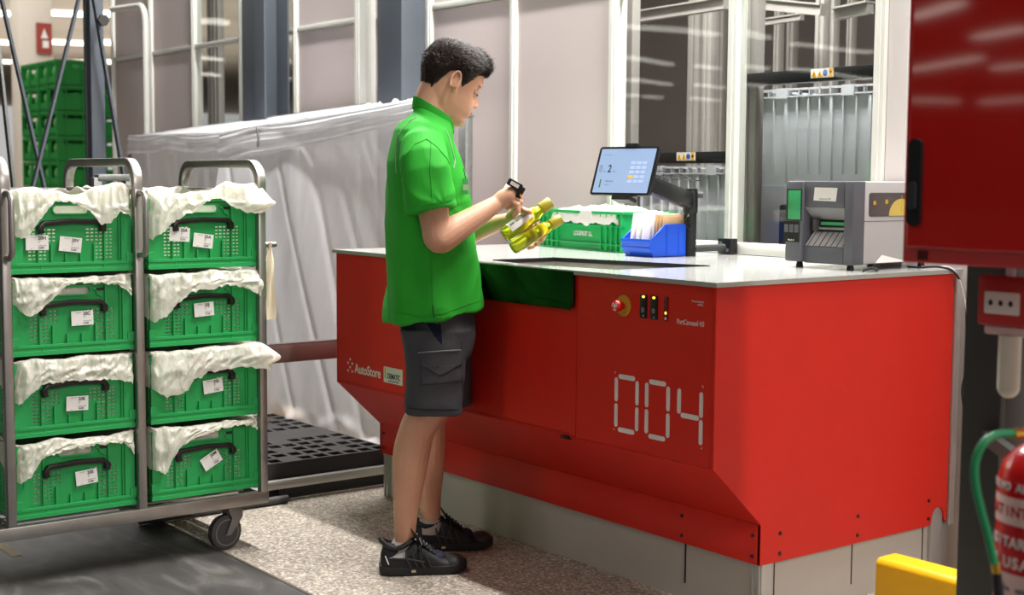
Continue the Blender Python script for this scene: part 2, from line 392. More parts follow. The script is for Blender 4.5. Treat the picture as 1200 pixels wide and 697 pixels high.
# partition wall: modules of 0.69 m
XP = [-3.075 - 0.6925 * i for i in range(11)]          # post positions going left
wall = MB()
glass_bays = {0, 1, 6, 7}
for i in range(10):
    if i in glass_bays: continue
    for z0, z1 in ((0, 2.13), (2.17, 3.3)):
        wall.b2((XP[i + 1] + .02, YW, z0), (XP[i] - .02, YW + .03, z1))
struct(wall.build('wall_back', M['panel'], smooth=0))
wr = MB(); wr.b2((-3.05, YW, 0), (-2.97, YW + .03, 3.3)); struct(wr.build('wall_right', M['panel_light'], smooth=0))
wr = MB(); wr.b2((-2.97, YW + .02, 0), (2.5, YW + .05, 3.3)); struct(wr.build('wall_front', M['panel_light'], smooth=0))
for k, x in enumerate(XP):
    p = MB(); p.b2((x - .022, YW - .018, 0), (x + .022, YW + .045, 3.3)); p.b2((x - .006, YW - .022, 0), (x + .006, YW - .016, 3.3))
    struct(p.build('trim_%d' % (k + 2), M['white_alu'], bevel=.002))
p = MB(); p.b2((XP[10], YW - .012, 2.135), (XP[0], YW + .04, 2.165)); struct(p.build('trim_20', M['white_alu'], bevel=.002))
gp = glass_pane('window_glass', wave=0.0016)
for n, i in enumerate(sorted(glass_bays)):
    g = MB(); g.b2((XP[i + 1] + .02, YW + .008, 0.0 if i > 2 else 1.0), (XP[i] - .02, YW + .014, 3.3))
    struct(g.build('window_%d' % (n + 1), gp, smooth=0))
sill = MB(); sill.b2((XP[2], YW - .035, 1.018), (XP[0], YW + .02, 1.062)); sill.b2((XP[2], YW - .02, 0.90), (XP[0], YW + .02, 1.012))
struct(sill.build('trim_21', M['white_alu'], bevel=.004))

# space behind the windows
bk = MB(); bk.b2((-10, 7.4, 0), (-1, 7.5, 4.5)); struct(bk.build('wall_inner', M['navy_dark'], smooth=0))
M['gcol'] = mat('grid_aluminium', (140, 135, 130), 0.5, metal=0.2, var=0.05)
random.seed(4)
grid_px = [(727, 740, 4.25), (805, 818, 5.6), (822, 832, 5.2), (868, 886, 4.35), (905, 911, 5.9), (920, 928, 6.3), (953, 963, 5.2), (966, 975, 5.5), (990, 996, 6.2), (838, 846, 6.6), (250, 256, 4.6), (318, 325, 4.9), (243, 247, 5.4)]
for (x0, x1, y) in grid_px:
    a = onp(x0, 100, 1, y).x; b = onp(x1, 100, 1, y).x
    g = MB(); g.b2((a, y, 0), (b, y + .05, 4.2)); g.b2((a + (b - a) * .35, y - .012, 0), (a + (b - a) * .6, y, 4.2))
    o = g.build('grid_column', M['gcol'], bevel=.004)
    side = 'at the %s window bay' % ('left' if x1 < 400 else 'right')
    tag(o, 'grey aluminium grid column %s behind the glass' % {727: 'beside the wall panel', 805: 'standing mid bay over the tablet', 822: 'paired with the one over the tablet', 868: 'just past the white mullion', 905: 'slim and deep, above the left end of the sticker bar', 920: 'slim and deepest, above the sticker bar', 953: 'broad, directly above the sticker', 966: 'narrow, next to the broad one above the sticker', 990: 'far right, above the tall bin', 838: 'dim, hard by the white mullion', 250: 'in the middle of the left window', 318: 'right of the blue-grey post', 243: 'thin, in the left window'}[x0], 'column', 'grid columns')
def ibeam(name, p, q, w, h, m, label):
    g = MB(); g.bar(p, q, w, h); g.bar(V(p) + V((0, 0, h / 2)), V(q) + V((0, 0, h / 2)), w * 1.6, .008); return tag(g.build(name, m), label, 'beam', 'beams inside the grid')
ibeam('cross_beam', onp(736, 22, 1, 4.6), onp(852, 4, 1, 4.6), .04, .05, M['gcol'], 'pale beam crossing the window bay above the tablet')
ibeam('cross_beam', onp(862, 2, 1, 5.0), onp(965, 12, 1, 5.0), .04, .05, M['gcol'], 'grey beam at the top of the right window bay')
ibeam('cross_beam', onp(980, 17, 1, 4.5), onp(1020, 9, 1, 4.5), .04, .045, M['gcol'], 'short light beam near the right window mullion')
ibeam('cross_beam', onp(885, 28, 1, 5.4), onp(940, 20, 1, 5.4), .03, .03, M['gcol'], 'thin lower beam in the right window bay')

def storage_bin(x0, zb, label):
    W, H, D = .66, .40, .45; y = 4.4
    t = empty('storage_bin', (x0 + W / 2, y + D / 2, zb), label, 'bin', 'grey bins behind the glass')
    b = MB(); th = .006
    b.b2((x0 + .02, y + .015, zb), (x0 + W - .02, y + .015 + th, zb + H - .03)); b.b2((x0 + .02, y + D - .02, zb), (x0 + W - .02, y + D - .015, zb + H - .03))
    b.b2((x0 + .02, y + .02, zb), (x0 + .026, y + D - .02, zb + H - .03)); b.b2((x0 + W - .026, y + .02, zb), (x0 + W - .02, y + D - .02, zb + H - .03))
    b.b2((x0 + .02, y + .02, zb), (x0 + W - .02, y + D - .02, zb + .008)); b.build('body', M['bin'], t)
    r = MB()
    r.b2((x0, y, zb + H - .008), (x0 + W, y + .02, zb + H)); r.b2((x0, y, zb + H - .036), (x0 + W, y + .02, zb + H - .030))
    r.b2((x0, y + D - .02, zb + H - .008), (x0 + W, y + D, zb + H)); r.b2((x0, y, zb + H - .008), (x0 + .02, y + D, zb + H)); r.b2((x0 + W - .02, y, zb + H - .008), (x0 + W, y + D, zb + H))
    for k in range(13): r.b2((x0 + k * W / 12.01, y, zb + H - .034), (x0 + k * W / 12.01 + .004, y + .02, zb + H))
    for k in (.2, .72): r.b2((x0 + k * W - .03, y - .003, zb + H - .04), (x0 + k * W + .03, y + .02, zb + H + .002))
    r.build('rim', M['bin'], t)
    s = MB()
    for k, u in enumerate((.03, .13, .23, .32, .41, .5, .59, .68, .78, .88, .97)):
        w = .006 if k not in (2, 6, 9) else .014
        s.b2((x0 + u * W - w / 2, y + .002, zb + (.05 if k not in (2, 6, 9) else 0)), (x0 + u * W + w / 2, y + .018, zb + H - .04))
    s.b2((x0 + .01, y, zb), (x0 + W - .01, y + .02, zb + .008)); s.build('rib', M['bin'], t)
storage_bin(-4.06, 1.277, 'tall grey storage bin high behind the right window bay')
storage_bin(-4.80, 0.962, 'grey storage bin lower down, behind the tablet arm')
def gantry(x0, x1, z, px, label):
    t = empty('gantry_bar', ((x0 + x1) / 2, 4.33, z), label, 'bar', 'black bars over the bins')
    b = MB(); b.b2((x0, 4.30, z), (x1, 4.36, z + .05)); b.build('bar', M['black'], t, bevel=.003)
    s = MB(); c = onp(px, 200, 1, 4.295).x; s.b2((c - .055, 4.295, z + .012), (c + .055, 4.30, z + .048)); st = s.build('sticker', M['paper'], t)
    k = MB()
    for q in (-.038, -.008): k.prism([(c + q - .013, 4.2945, z + .016), (c + q + .013, 4.2945, z + .016), (c + q, 4.2945, z + .043)], (0, -.001, 0))
    k.b2((c + .036, 4.2935, z + .013), (c + .055, 4.295, z + .047)); k.build('warning_symbol', M['yellow'], st)
    k = MB()
    for q in (-.038, -.008): k.b2((c + q - .0015, 4.2932, z + .021), (c + q + .0015, 4.2935, z + .035))
    k.b2((c + .040, 4.2930, z + .026), (c + .051, 4.2935, z + .036)); k.build('warning_ink', M['ink'], st)
    k = MB(); k.cyl((c + .018, 4.2945, z + .030), (c + .018, 4.2932, z + .030), .012); k.build('blue_disc', mat('sign_blue', (40, 80, 170), .5), st)
gantry(-4.06, -3.30, 1.690, 960, 'black bar with warning sticker over the tall grey bin')
gantry(-4.75, -4.10, 1.372, 803, 'black bar with warning sticker over the bin behind the tablet')
mc = MB(); mc.b2((-3.95, 4.42, .9), (-3.72, 4.7, 1.2)); mc.b2((-3.9, 4.5, .3), (-3.5, 4.9, .98)); mc.cyl((-3.86, 4.45, 1.2), (-3.86, 4.45, 1.25), .05)
tag(mc.build('lift_motor', M['black'], bevel=.01), 'black motor housing under the tall bin behind the glass', 'motor')

# pipes and columns in front of the partition
def col(name, x0, x1, y, d, ztop, m, label, g=None, light=None):
    t = empty(name, ((x0 + x1) / 2, y, 0), label, 'column', g)
    b = MB(); b.b2((x0, y, .012), (x1, y + .012, ztop)); b.b2((x0, y + d - .012, .012), (x1, y + d, ztop)); xm = (x0 + x1) / 2; b.b2((xm - .006, y, .012), (xm + .006, y + d, ztop))
    b.build('web', m, t, bevel=.002)
    q = MB(); q.b2((x0 - .03, y - .03, 0), (x1 + .03, y + d + .03, .012)); q.build('foot_plate', m, t)
col('steel_column', -7.47, -7.19, 3.72, .16, 3.3, M['col_dark'], 'blue-grey steel column in front of the left window')
def boxcol(x0, x1, y, d, z, m, label):
    b = MB(); b.b2((x0, y, 0), (x1, y + d, z)); b.b2((x0 - .02, y - .02, 0), (x1 + .02, y + d + .02, .01)); return tag(b.build('steel_column', m, bevel=.004), label, 'column')
boxcol(-5.92, -5.70, 3.68, .14, 3.3, M['col_dark'], 'dark blue-grey steel column left of the man at head height')
b = MB(); xx = onp(427, 90, 1, 3.85).x; b.b2((xx - .035, 3.84, 0), (xx + .035, 3.9, 3.3)); tag(b.build('cable_duct', M['white_alu'], bevel=.004), 'slim white duct on the wall left of the dark column', 'duct')
pp = MB(); xa = onp(171.5, 100, 1, 3.88).x
pts = [(xa, 3.88, 0), (xa, 3.88, 2.36)] + [(xa - .1 * (1 - math.cos(t * PI / 12)), 3.88, 2.36 + .12 * math.sin(t * PI / 12)) for t in range(1, 7)] + [(xa - .6, 3.88, 2.5)]
pp.tube(pts, .022); tag(pp.build('white_pipe', M['white_alu']), 'white pipe on the wall that bends at the top', 'pipe')

# ceiling light rows of the hall
tubes = []
def strip(x, y0, y1, z=6.6):
    t = MB(); t.b2((x - .05, y0, z), (x + .05, y1, z + .05)); 
    o = t.build('strip_light', M['tube'], smooth=0); tubes.append(o); return o
def strip_at(px0, px1, py, z=6.6):
    a = onp(px0, py, 2, z); b = onp(px1, py + (px1 - px0) * .05, 2, z); return a, b
n = 0
for py in (15, 49, 72):
    for (a, b) in ((-12, 29), (57, 103), (122, 133)):
        p0 = onp(a, py, 2, 6.6); p1 = onp(b, py + (2 if py < 70 else 1), 2, 6.6)
        t = MB(); t.bar(p0, p1, .4, .12); o = t.build('strip_light', M['tube'], smooth=0)
        tag(o, 'far white strip light, %s row, %s' % ({15: 'top', 49: 'middle', 72: 'lowest'}[py], {-12: 'at the photo edge', 57: 'right of the pale column', 122: 'between frame post and wall'}[a]), 'ceiling light', 'far hall strip lights')
def mirrored(px, py, ym):
    """hall point at lamp height whose mirror image in the plane y=ym is seen at px,py"""
    p = onp(px, py, 2, 6.6); return V((p.x, 2 * ym - p.y, p.z))
ML = [((721, 29), (842, 42), YW, 'right window left bay, top row, long'), ((861, 38), (895, 45), YW, 'right window beside the mullion, top row'),
      ((721, 66), (783, 75), YW, 'right window left bay, second row'), ((817, 78), (842, 80), YW, 'right window by the mullion, second row'), ((870, 77), (895, 81), YW, 'right window past the mullion, second row'),
      ((721, 92), (783, 98), YW, 'right window left bay, third row'), ((817, 100), (847, 103), YW, 'right window by the mullion, third row'), ((868, 99), (893, 102), YW, 'right window past the mullion, third row'),
      ((727, 109), (748, 111), YW, 'right window left bay, lowest row'), ((757, 112), (772, 113), YW, 'right window left bay, lowest row, short'), ((813, 115), (842, 118), YW, 'right window by the mullion, lowest row'),
      ((927, 51), (1020, 59), YW, 'right window right bay, upper'), ((927, 83), (1020, 93), YW, 'right window right bay, lower'),
      ((232, 24), (262, 26), YW, 'left window, top row'), ((232, 65), (255, 68), YW, 'left window, second row'), ((232, 86), (252, 89), YW, 'left window, third row'),
      ((308, 44), (342, 46), YW, 'left window beyond the post, top row'), ((308, 71), (342, 73), YW, 'left window beyond the post, second row'), ((308, 90), (342, 92), YW, 'left window beyond the post, third row'),
      ((1072, 20), (1125, 4), 2.288, 'red cabinet door, uppermost'), ((1145, 44), (1200, 34), 2.288, 'red cabinet door, upper, by the photo edge'), ((1068, 82), (1148, 68), 2.288, 'red cabinet door, middle'),
      ((1165, 80), (1205, 76), 2.288, 'red cabinet door, middle, by the photo edge'), ((1068, 117), (1122, 119), 2.288, 'red cabinet door, lowest'), ((1150, 120), (1205, 116), 2.288, 'red cabinet door, lowest, by the photo edge')]
for (a, b_, ym, w) in ML:
    p = mirrored(*a, ym); q = mirrored(*b_, ym); t = MB(); t.bar(p, q, .45, .12); o = t.build('strip_light', M['tube'], smooth=0)
    tag(o, 'hall strip light reflected in the ' + w, 'ceiling light', 'hall strip lights seen as reflections')

# ================================================================== far left background
fc = MB(); p = onp(44, 100, 0, -24.0)
fc.b2((-24.5, p.y - .28, 0), (-24.0, p.y + .28, 7.0)); tag(fc.build('hall_column', M['concrete'], bevel=.02), 'pale concrete column in the far hall behind the green crates', 'column')
t = empty('fire_sign', (-23.99, p.y + .17, 2.5), 'small red sign on the pale far column', 'sign')
q0 = onp(52, 45, 0, -23.95); s = MB(); s.b2((-23.98, q0.y - .13, q0.z - .26), (-23.95, q0.y + .13, q0.z + .26)); s.build('sign_panel', mat('sign_red', (150, 60, 48), .6), t)
s = MB(); s.b2((-23.95, q0.y - .03, q0.z - .16), (-23.94, q0.y + .07, q0.z - .04)); s.prism([(-23.945, q0.y - .06, q0.z), (-23.945, q0.y + .06, q0.z), (-23.945, q0.y, q0.z + .17)], (.005, 0, 0)); s.build('sign_mark', M['paper'], t)

# stacked green crates
def far_crate(label):
    t = empty('stacked_crate', (0, 0, 0), label, 'crate', 'green crates stacked in the hall')
    W, D, H = .4, .6, .29
    fn = lambda p: V((p.y, -W / 2 - p.x, p.z))
    b = MB()
    ys = [-D / 2, -.27, -.05, .05, .27, D / 2]; zs = [0, .05, .10, .20, .24, H]
    hole = lambda y, z: (.05 < abs(y) < .27) and .10 < z < .24
    b.plate(ys, zs, hole, .012, lambda p: V((p.y, -W / 2 - p.x, p.z))); b.plate(ys, zs, hole, .012, lambda p: V((p.y, W / 2 + p.x, p.z)))
    ys2 = [-W / 2, -.13, .13, W / 2]; h2 = lambda y, z: abs(y) < .13 and .20 < z < .24
    b.plate(ys2, zs, h2, .012, lambda p: V((D / 2 + p.x, p.y, p.z))); b.plate(ys2, zs, h2, .012, lambda p: V((-D / 2 - p.x, p.y, p.z)))
    b.b2((-D / 2, -W / 2, 0), (D / 2, W / 2, .01)); b.build('body', M['green_far'], t, smooth=0)
    r = MB()
    for s_ in (-1, 1):
        r.b2((-D / 2 - .008, s_ * W / 2 - .008, H - .03), (D / 2 + .008, s_ * W / 2 + .008, H)); r.b2((s_ * D / 2 - .008, -W / 2, H - .03), (s_ * D / 2 + .008, W / 2, H))
        r.b2((-D / 2 - .008, s_ * W / 2 - .008, 0.03), (D / 2 + .008, s_ * W / 2 + .008, .045))
        for x in (-.295, 0, .295): r.b2((x - .012, s_ * W / 2 - .012, 0), (x + .012, s_ * W / 2 + .012, H))
        for y in (-.1, .1): r.b2((s_ * D / 2 - .012, y - .008, 0), (s_ * D / 2 + .012, y + .008, H - .03))
    r.build('rim', M['green_far'], t, smooth=0)
    pr = MB(); pr.ball((-.15, -.165, .15), (.05, .03, .065), 10); pr.ball((.15, -.165, .15), (.05, .03, .065), 10); pr.build('contents', mat('green_produce', (90, 170, 90), .5), t)
    return t
fc0 = far_crate('green slotted crate in the stack nearest the grey frame post'); first = True
for (sx, sy, n, lab) in ((-16.5, 5.9, 9, 'green crate in the far stack beside the grey post'), (-17.13, 5.9, 9, 'green crate in the far stack by the photo edge'), (-17.0, 6.5, 8, 'green crate in the far stack by the wall end')):
    for k in range(n):
        o = fc0 if first else cp(fc0); first = False
        o.location = (sx, sy, k * .295); o['label'] = lab + ', ' + ('topmost' if k == n - 1 else ['standing on the floor', 'second from the floor', 'third from the floor', 'fourth from the floor', 'fifth from the floor', 'sixth from the floor', 'seventh from the floor', 'eighth from the floor'][k])

# steel rack frame left
t = empty('bracing_frame', (-7, 2.66, 0), 'grey steel post with crossed diagonal braces in front of the green crates', 'frame')
b = MB(); b.b2((-7.03, 2.628, 0), (-6.97, 2.70, 3.2)); b.b2((-7.045, 2.62, 0), (-7.03, 2.708, 3.2)); b.build('post', M['col_dark'], t, bevel=.003)
def brace(p, q, w=.035, m='col_dark', x=-7.0):
    a = onp(p[0], p[1], 0, x); c_ = onp(q[0], q[1], 0, x); d = c_ - a
    g = MB(); g.bar(a - d * .25, c_ + d * .3, .012, w, up=(1, 0, 0)) ; g.build('brace', M[m], t)
brace((2, 0), (52, 220), x=-6.95); brace((92, 0), (38, 220), x=-6.93); brace((113, 18), (142, 190), x=-6.9); brace((0, 75), (16, 222), .04, 'galv', x=-6.6)
g = MB(); g.cyl((-6.9, 2.66, 2.08), (-6.86, 2.66, 2.08), .03, n=6); g.build('bolt', M['col_black'], t)
hr = MB(); a = onp(113, 208, 0, -6.2); c_ = onp(150, 208, 0, -6.2); hr.bar(a, c_, .05, .03); hr.bar(a, (a.x, a.y, 0), .04, .04); hr.bar(c_, (c_.x, c_.y, 0), .04, .04)
tag(hr.build('low_rail', M['galv'], bevel=.003), 'short grey rail standing behind the roll cage handles', 'rail')
# ================================================================== PICKING PORT (red machine)
X1, X0, Y0, Y1 = -2.7133, -4.7967, 2.79, 3.889
ZT, ZA, ZB, ZC, YD = 1.0026, .4895, .3009, .1798, 2.9916
ZP = 1.017
port = empty('picking_port', ((X0 + X1) / 2, (Y0 + Y1) / 2, 0), 'long red and grey picking workstation the man stands at', 'workstation')
XS = -3.314
b = MB()
for a, c in ((X0 + .0125, XS - .0012), (XS + .0012, X1 - .0125)): b.b2((a, Y0, ZA + .001), (c, Y0 + .02, ZT))
b.build('front_panel', M['red'], port, bevel=.001, smooth=0)
b = MB(); b.prism([(X0 + .002, Y0 + .001, ZA - .001), (X0 + .002, YD, ZB + .001), (X0 + .002, YD + .02, ZB + .001), (X0 + .002, Y0 + .02, ZA + .018)], (X1 - X0 - .004, 0, 0)); b.build('knee_panel', M['red'], port)
b = MB(); b.b2((X0, YD, ZC), (X1 - .0015, YD + .02, ZB)); b.build('kick_band', M['red'], port, bevel=.001)
arch = [(3.842 - .034 * math.cos(PI * k / 10), ZC + .012 + .045 * math.sin(PI * k / 10)) for k in range(11)]
prof = [(Y0, ZT), (Y0, ZA), (YD, ZB), (YD, ZC), (3.80, ZC)] + arch + [(3.889, ZC), (3.889, ZT)]
b = MB(); b.prism([(X1, y, z) for y, z in prof], (-.012, 0, 0)); b.build('side_panel', M['red'], port, bevel=.0015, smooth=0)
b = MB(); b.prism([(X0, y, z) for y, z in prof], (.012, 0, 0)); o = b.build('side_panel', M['red'], port, bevel=.0015, smooth=0)
b = MB(); b.b2((X0 + .05, YD + .02, 0), (X1 - .022, YD + .03, ZC)); b.b2((X1 - .03, YD + .03, 0), (X1 - .02, Y1 - .02, ZC)); b.b2((X0 + .03, YD + .03, 0), (X0 + .04, Y1 - .02, ZC)); b.b2((X0 + .04, Y1 - .03, 0), (X1 - .03, Y1 - .02, ZC + .8))
b.build('base_panel', M['base'], port)
b = MB()
for (x, y) in ((X1 - .028, YD + .018), (X0 + .028, YD + .018)):
    b = MB(); b.b2((x - .022, y - .003, 0), (x + .022, y + .04, ZC + .02))
    for k in (-.012, .012): b.b2((x + k - .004, y - .008, 0), (x + k + .004, y, ZC))
    b.build('corner_profile', M['alu'], port, bevel=.002)
b = MB(); b.b2((X1 - .02, 3.815, 0), (X1 - .006, 3.875, ZC + .08)); b.build('corner_profile', M['alu'], port, bevel=.002)
b = MB(); b.b2((X1 - .02, 3.892, .17), (X1 + .008, 3.90, ZT)); b.b2((X1 - .02, 3.906, .17), (X1 + .004, 3.925, ZT)); b.build('rear_profile', M['alu'], port, bevel=.001)
g = MB()
g.b2((-3.0405, YD + .016, .05), (-3.0365, YD + .0195, ZC)); 
for y, z0 in ((3.075, 0), (3.431, .045), (3.789, 0)): g.b2((X1 - .0205, y - .002, z0), (X1 - .0185, y + .002, ZC))
g.build('groove', M['black'], port, smooth=0)
for x in (-3.0385, X1 - .031, X0 + .03):
    for z in (.265, .203):
        g = MB(); g.cyl((x, YD + .001, z), (x, YD - .003, z), .006, n=12); g.build('screw', M['black'], port)
for y in (3.075, 3.431, 3.789):
    for z in (.265, .205):
        g = MB(); g.cyl((X1 - .001, y, z), (X1 + .003, y, z), .006, n=12); g.build('screw', M['black'], port)
# worktop with the bin opening
op = [onp(*q, 2, ZP).to_2d() for q in ((548, 303.6), (650, 302.3), (832, 311.8), (722, 316.2), (590, 309.7))]
op = [V((op[1].x + .0, Y0 + .09))] + op[1:4] + [V((op[4].x, max(op[4].y, Y0 + .06)))]
outer = [V((X0 - .012, Y0 - .012)), V((X1 + .012, Y0 - .012)), V((X1 + .012, Y1 + .03)), V((X0 - .012, Y1 + .03))]
me = bpy.data.meshes.new('worktop'); bm = bmesh.new()
def ringv(pts, z): return [bm.verts.new((p.x, p.y, z)) for p in pts]
for z in (ZP, ZT + .001):
    a = ringv(outer, z); h = ringv(op, z); es = [bm.edges.new((a[i], a[(i + 1) % 4])) for i in range(4)] + [bm.edges.new((h[i], h[(i + 1) % 5])) for i in range(5)]
    bmesh.ops.triangle_fill(bm, use_beauty=True, use_dissolve=False, edges=es)
    if z == ZP: A, H = a, h
    else: A2, H2 = a, h
for t, u in ((A, A2), (H, H2)):
    for i in range(len(t)): j = (i + 1) % len(t); bm.faces.new((t[i], t[j], u[j], u[i]))
bmesh.ops.recalc_face_normals(bm, faces=bm.faces); bm.to_mesh(me); bm.free(); me.materials.append(M['worktop']); me.materials.append(M['edge'])
for p in me.polygons:
    if abs(p.normal.z) < .5: p.material_index = 1
o = bpy.data.objects.new('worktop', me); COL.objects.link(o); link_to(o, port)
b = MB(); n = len(op)
for i in range(n):
    p, q = op[i], op[(i + 1) % n]; d = (q - p).normalized(); nr = V((-d.y, d.x)); c = sum(op, V((0, 0))) / n
    if (c - p).dot(nr) > 0: nr = -nr
    if i in (0, 1): b.prism([(p.x, p.y, ZP + .003), (q.x, q.y, ZP + .003), (q.x - nr.x * .012, q.y - nr.y * .012, ZP + .003), (p.x - nr.x * .012, p.y - nr.y * .012, ZP + .003)], (0, 0, -.014))
b.build('opening_rim', M['black'], port)
b = MB(); cx = sum(p.x for p in op) / n; 
b.prism([(p.x, p.y, .90) for p in op], (0, 0, -.01)); 
for i in range(n): p, q = op[i], op[(i + 1) % n]; b.add([(p.x, p.y, .90), (q.x, q.y, .90), (q.x, q.y, ZT), (p.x, p.y, ZT)], [(0, 1, 2, 3)])
b.build('bin_well', mat('bin_well_grey', (168, 166, 160), .5), port, smooth=0)
# dark glass shield
pts = [(-4.25, .893), (-3.345, .893)] + [(-3.345 + .028 * math.sin(a * PI / 12), .921 - .028 * math.cos(a * PI / 12)) for a in range(1, 7)] + [(-3.317, 1.013), (-4.25, 1.013)]
b = MB(); b.prism([(x, Y0 - .013, z) for x, z in pts], (0, .008, 0)); b.build('glass_shield', M['black_gloss'], port, bevel=.001, smooth=0)
# controls
es = MB(); es.cyl((-3.094, Y0 - .004, .9235), (-3.094, Y0 + .001, .9235), .032, n=32); es.cyl((-3.094, Y0 - .007, .9235), (-3.094, Y0 - .004, .9235), .018)
es = es.build('emergency_stop', M['amber'], port)
k = MB(); k.lathe((-3.094, Y0 - .004, .9235), (0, -1, 0), [(0, .012), (.015, .012), (.017, .0175), (.027, .0175), (.032, .015), (.034, .006), (.034, 0)]); k.build('stop_button', mat('stop_red', (214, 30, 26), .3), es)
k = MB()
for a0 in (0, 2.1, 4.2):
    for q in range(4):
        a = a0 + q * .35; k.box((-3.094 + .011 * math.cos(a), Y0 - .0385, .9235 + .011 * math.sin(a)), (.004, .001, .003), Matrix.Rotation(-a, 3, 'Y'))
k.ball((-3.094, Y0 - .038, .9235), (.005, .001, .006), 10); k.build('arrow_mark', M['paper'], es)
M['led'] = mat('yellow_led', (255, 220, 90), .4, var=0, emit=((255, 215, 80), 1.6)); M['led_dim'] = mat('led_off', (70, 70, 60), .4)
for i, x in enumerate((-3.007, -2.962)):
    s = MB(); s.b2((x - .0145, Y0 - .004, .893), (x + .0145, Y0, .963)); s = s.build('switch_plate', M['black'], port, bevel=.001)
    k = MB(); k.ball((x + .002, Y0 - .005, .957), (.006, .003, .004), 12); k.build('lamp', M['led'], s)
    k = MB(); k.b2((x - .006, Y0 - .006, .911), (x + .007, Y0 - .004, .925)); k.build('rocker', M['rubber_light'], s, bevel=.001)
    k = MB(); k.ball((x + .002, Y0 - .0045, .936), (.002, .001, .002), 8); k.build('lamp', M['led_dim'], s)
    text('symbol', '+' if i == 0 else 's', .012, M['paper'], FRONT(x + .002, Y0 - .0045, .900), s)
s = MB(); s.b2((-2.920, Y0 - .003, .893), (-2.904, Y0, .963)); s = s.build('lamp_strip', mat('dark_red_strip', (110, 16, 14), .4), port)
for j, z in enumerate((.957, .939, .916, .900)):
    k = MB(); k.ball((-2.911, Y0 - .004, z), (.0045, .002, .0045), 10); k.build('lamp', M['led'] if j == 2 else (M['paper'] if j == 3 else M['led_dim']), s)
text('model_lettering', 'PortCarousel 4.0', .0215, M['white_matte'], FRONT(-2.813, Y0 - .0005, .8955), port, bold=.0002, fit=.108)
t = text('small_lettering', 'Patents and patent', .0085, M['white_matte'], FRONT(-2.785, Y0 - .0005, .9585), port, sx=.75); t = text('small_lettering', 'pending', .0085, M['white_matte'], FRONT(-2.775, Y0 - .0005, .9505), port, sx=.75)
# seven-segment 004
seg = MB()
def caps(p, q, r=.0072):
    p = V(p); q = V(q); d = (q - p).normalized(); nn = V((-d.y, d.x)); pts = []
    for k in range(7): a = -PI / 2 + PI * k / 6; v = q + (d * math.cos(a) + nn * math.sin(a)) * r; pts.append((v.x, Y0 - .0012, v.y))
    for k in range(7): a = PI / 2 + PI * k / 6; v = p + (d * math.cos(a) + nn * math.sin(a)) * r; pts.append((v.x, Y0 - .0012, v.y))
    seg.prism(pts, (0, .0012, 0))
zt_, zm, zb_ = .706, .627, .549
for xl, xr, shape in ((-3.124, -3.031, '0'), (-2.989, -2.898, '0'), (-2.853, -2.764, '4')):
    g_ = .010
    for x, which in ((xl, 'L'), (xr, 'R')):
        caps((x, zm + g_), (x, zt_ - g_))
        if not (shape == '4' and which == 'L'): caps((x, zm - g_), (x, zb_ + g_))
    if shape == '0': caps((xl + .017, zt_ + .002), (xr - .017, zt_ + .002)); caps((xl + .017, zb_ - .003), (xr - .017, zb_ - .003))
    else: caps((xl + .015, zm), (xr - .015, zm))
seg.build('station_number', M['white_matte'], port, smooth=0)
g = MB()
for x, z, sx_, sz in ((-3.132, .720, 1, -1), (-3.134, .541, 1, 1), (-2.757, .722, -1, -1), (-2.757, .541, -1, 1)):
    g.b2((x, Y0 - .001, z), (x + sx_ * .006, Y0, z + sz * .002)); g.b2((x, Y0 - .001, z), (x + sx_ * .002, Y0, z + sz * .006))
g.build('registration_mark', M['white_matte'], port, smooth=0)
g = MB()
for x, z in ((408.1, 424.9), (410.4, 420.8), (412.9, 425.9), (410.4, 430.1), (408.1, 433.9), (412.9, 435.1)):
    p = onp(x, z, 1, Y0); g.cyl((p.x, Y0 - .001, p.z), (p.x, Y0, p.z), .0048, n=14)
g.build('logo_dots', M['white_matte'], port)
text('logo_lettering', 'AutoStore', .052, M['white_matte'], FRONT(-4.561, Y0 - .0006, .557), port, bold=.0005, fit=.190)
g = MB(); g.b2((-4.443, Y0 - .0015, .531), (-4.313, Y0, .590)); g = g.build('sticker', mat('cream_sticker', (204, 200, 186), .5), port)
text('lettering', 'DEMATIC', .029, M['ink'], FRONT(-4.372, Y0 - .002, .556), g, bold=.0003, fit=.088); k = MB(); k.b2((-4.437, Y0 - .002, .546), (-4.428, Y0 - .0015, .587)); k.build('stripe', M['amber'], g)
text('lettering', 'powering the future', .0105, M['grey_ink'], FRONT(-4.372, Y0 - .002, .5395), g, sx=.85)
l = MB(); p = onp(661, 519, 1, Y0); l.box((p.x, Y0 + .012, .482), (.045, .02, .012)); l.box((p.x + .012, Y0 - .002, .484), (.02, .01, .012)); l.build('latch', M['black'], port, bevel=.002)
k = MB(); k.b2((X0 + .01, Y0 - .001, .497), (XS - .02, Y0, .4985)); k.build('seam', mat('seam_dark', (120, 14, 10), .5), port)

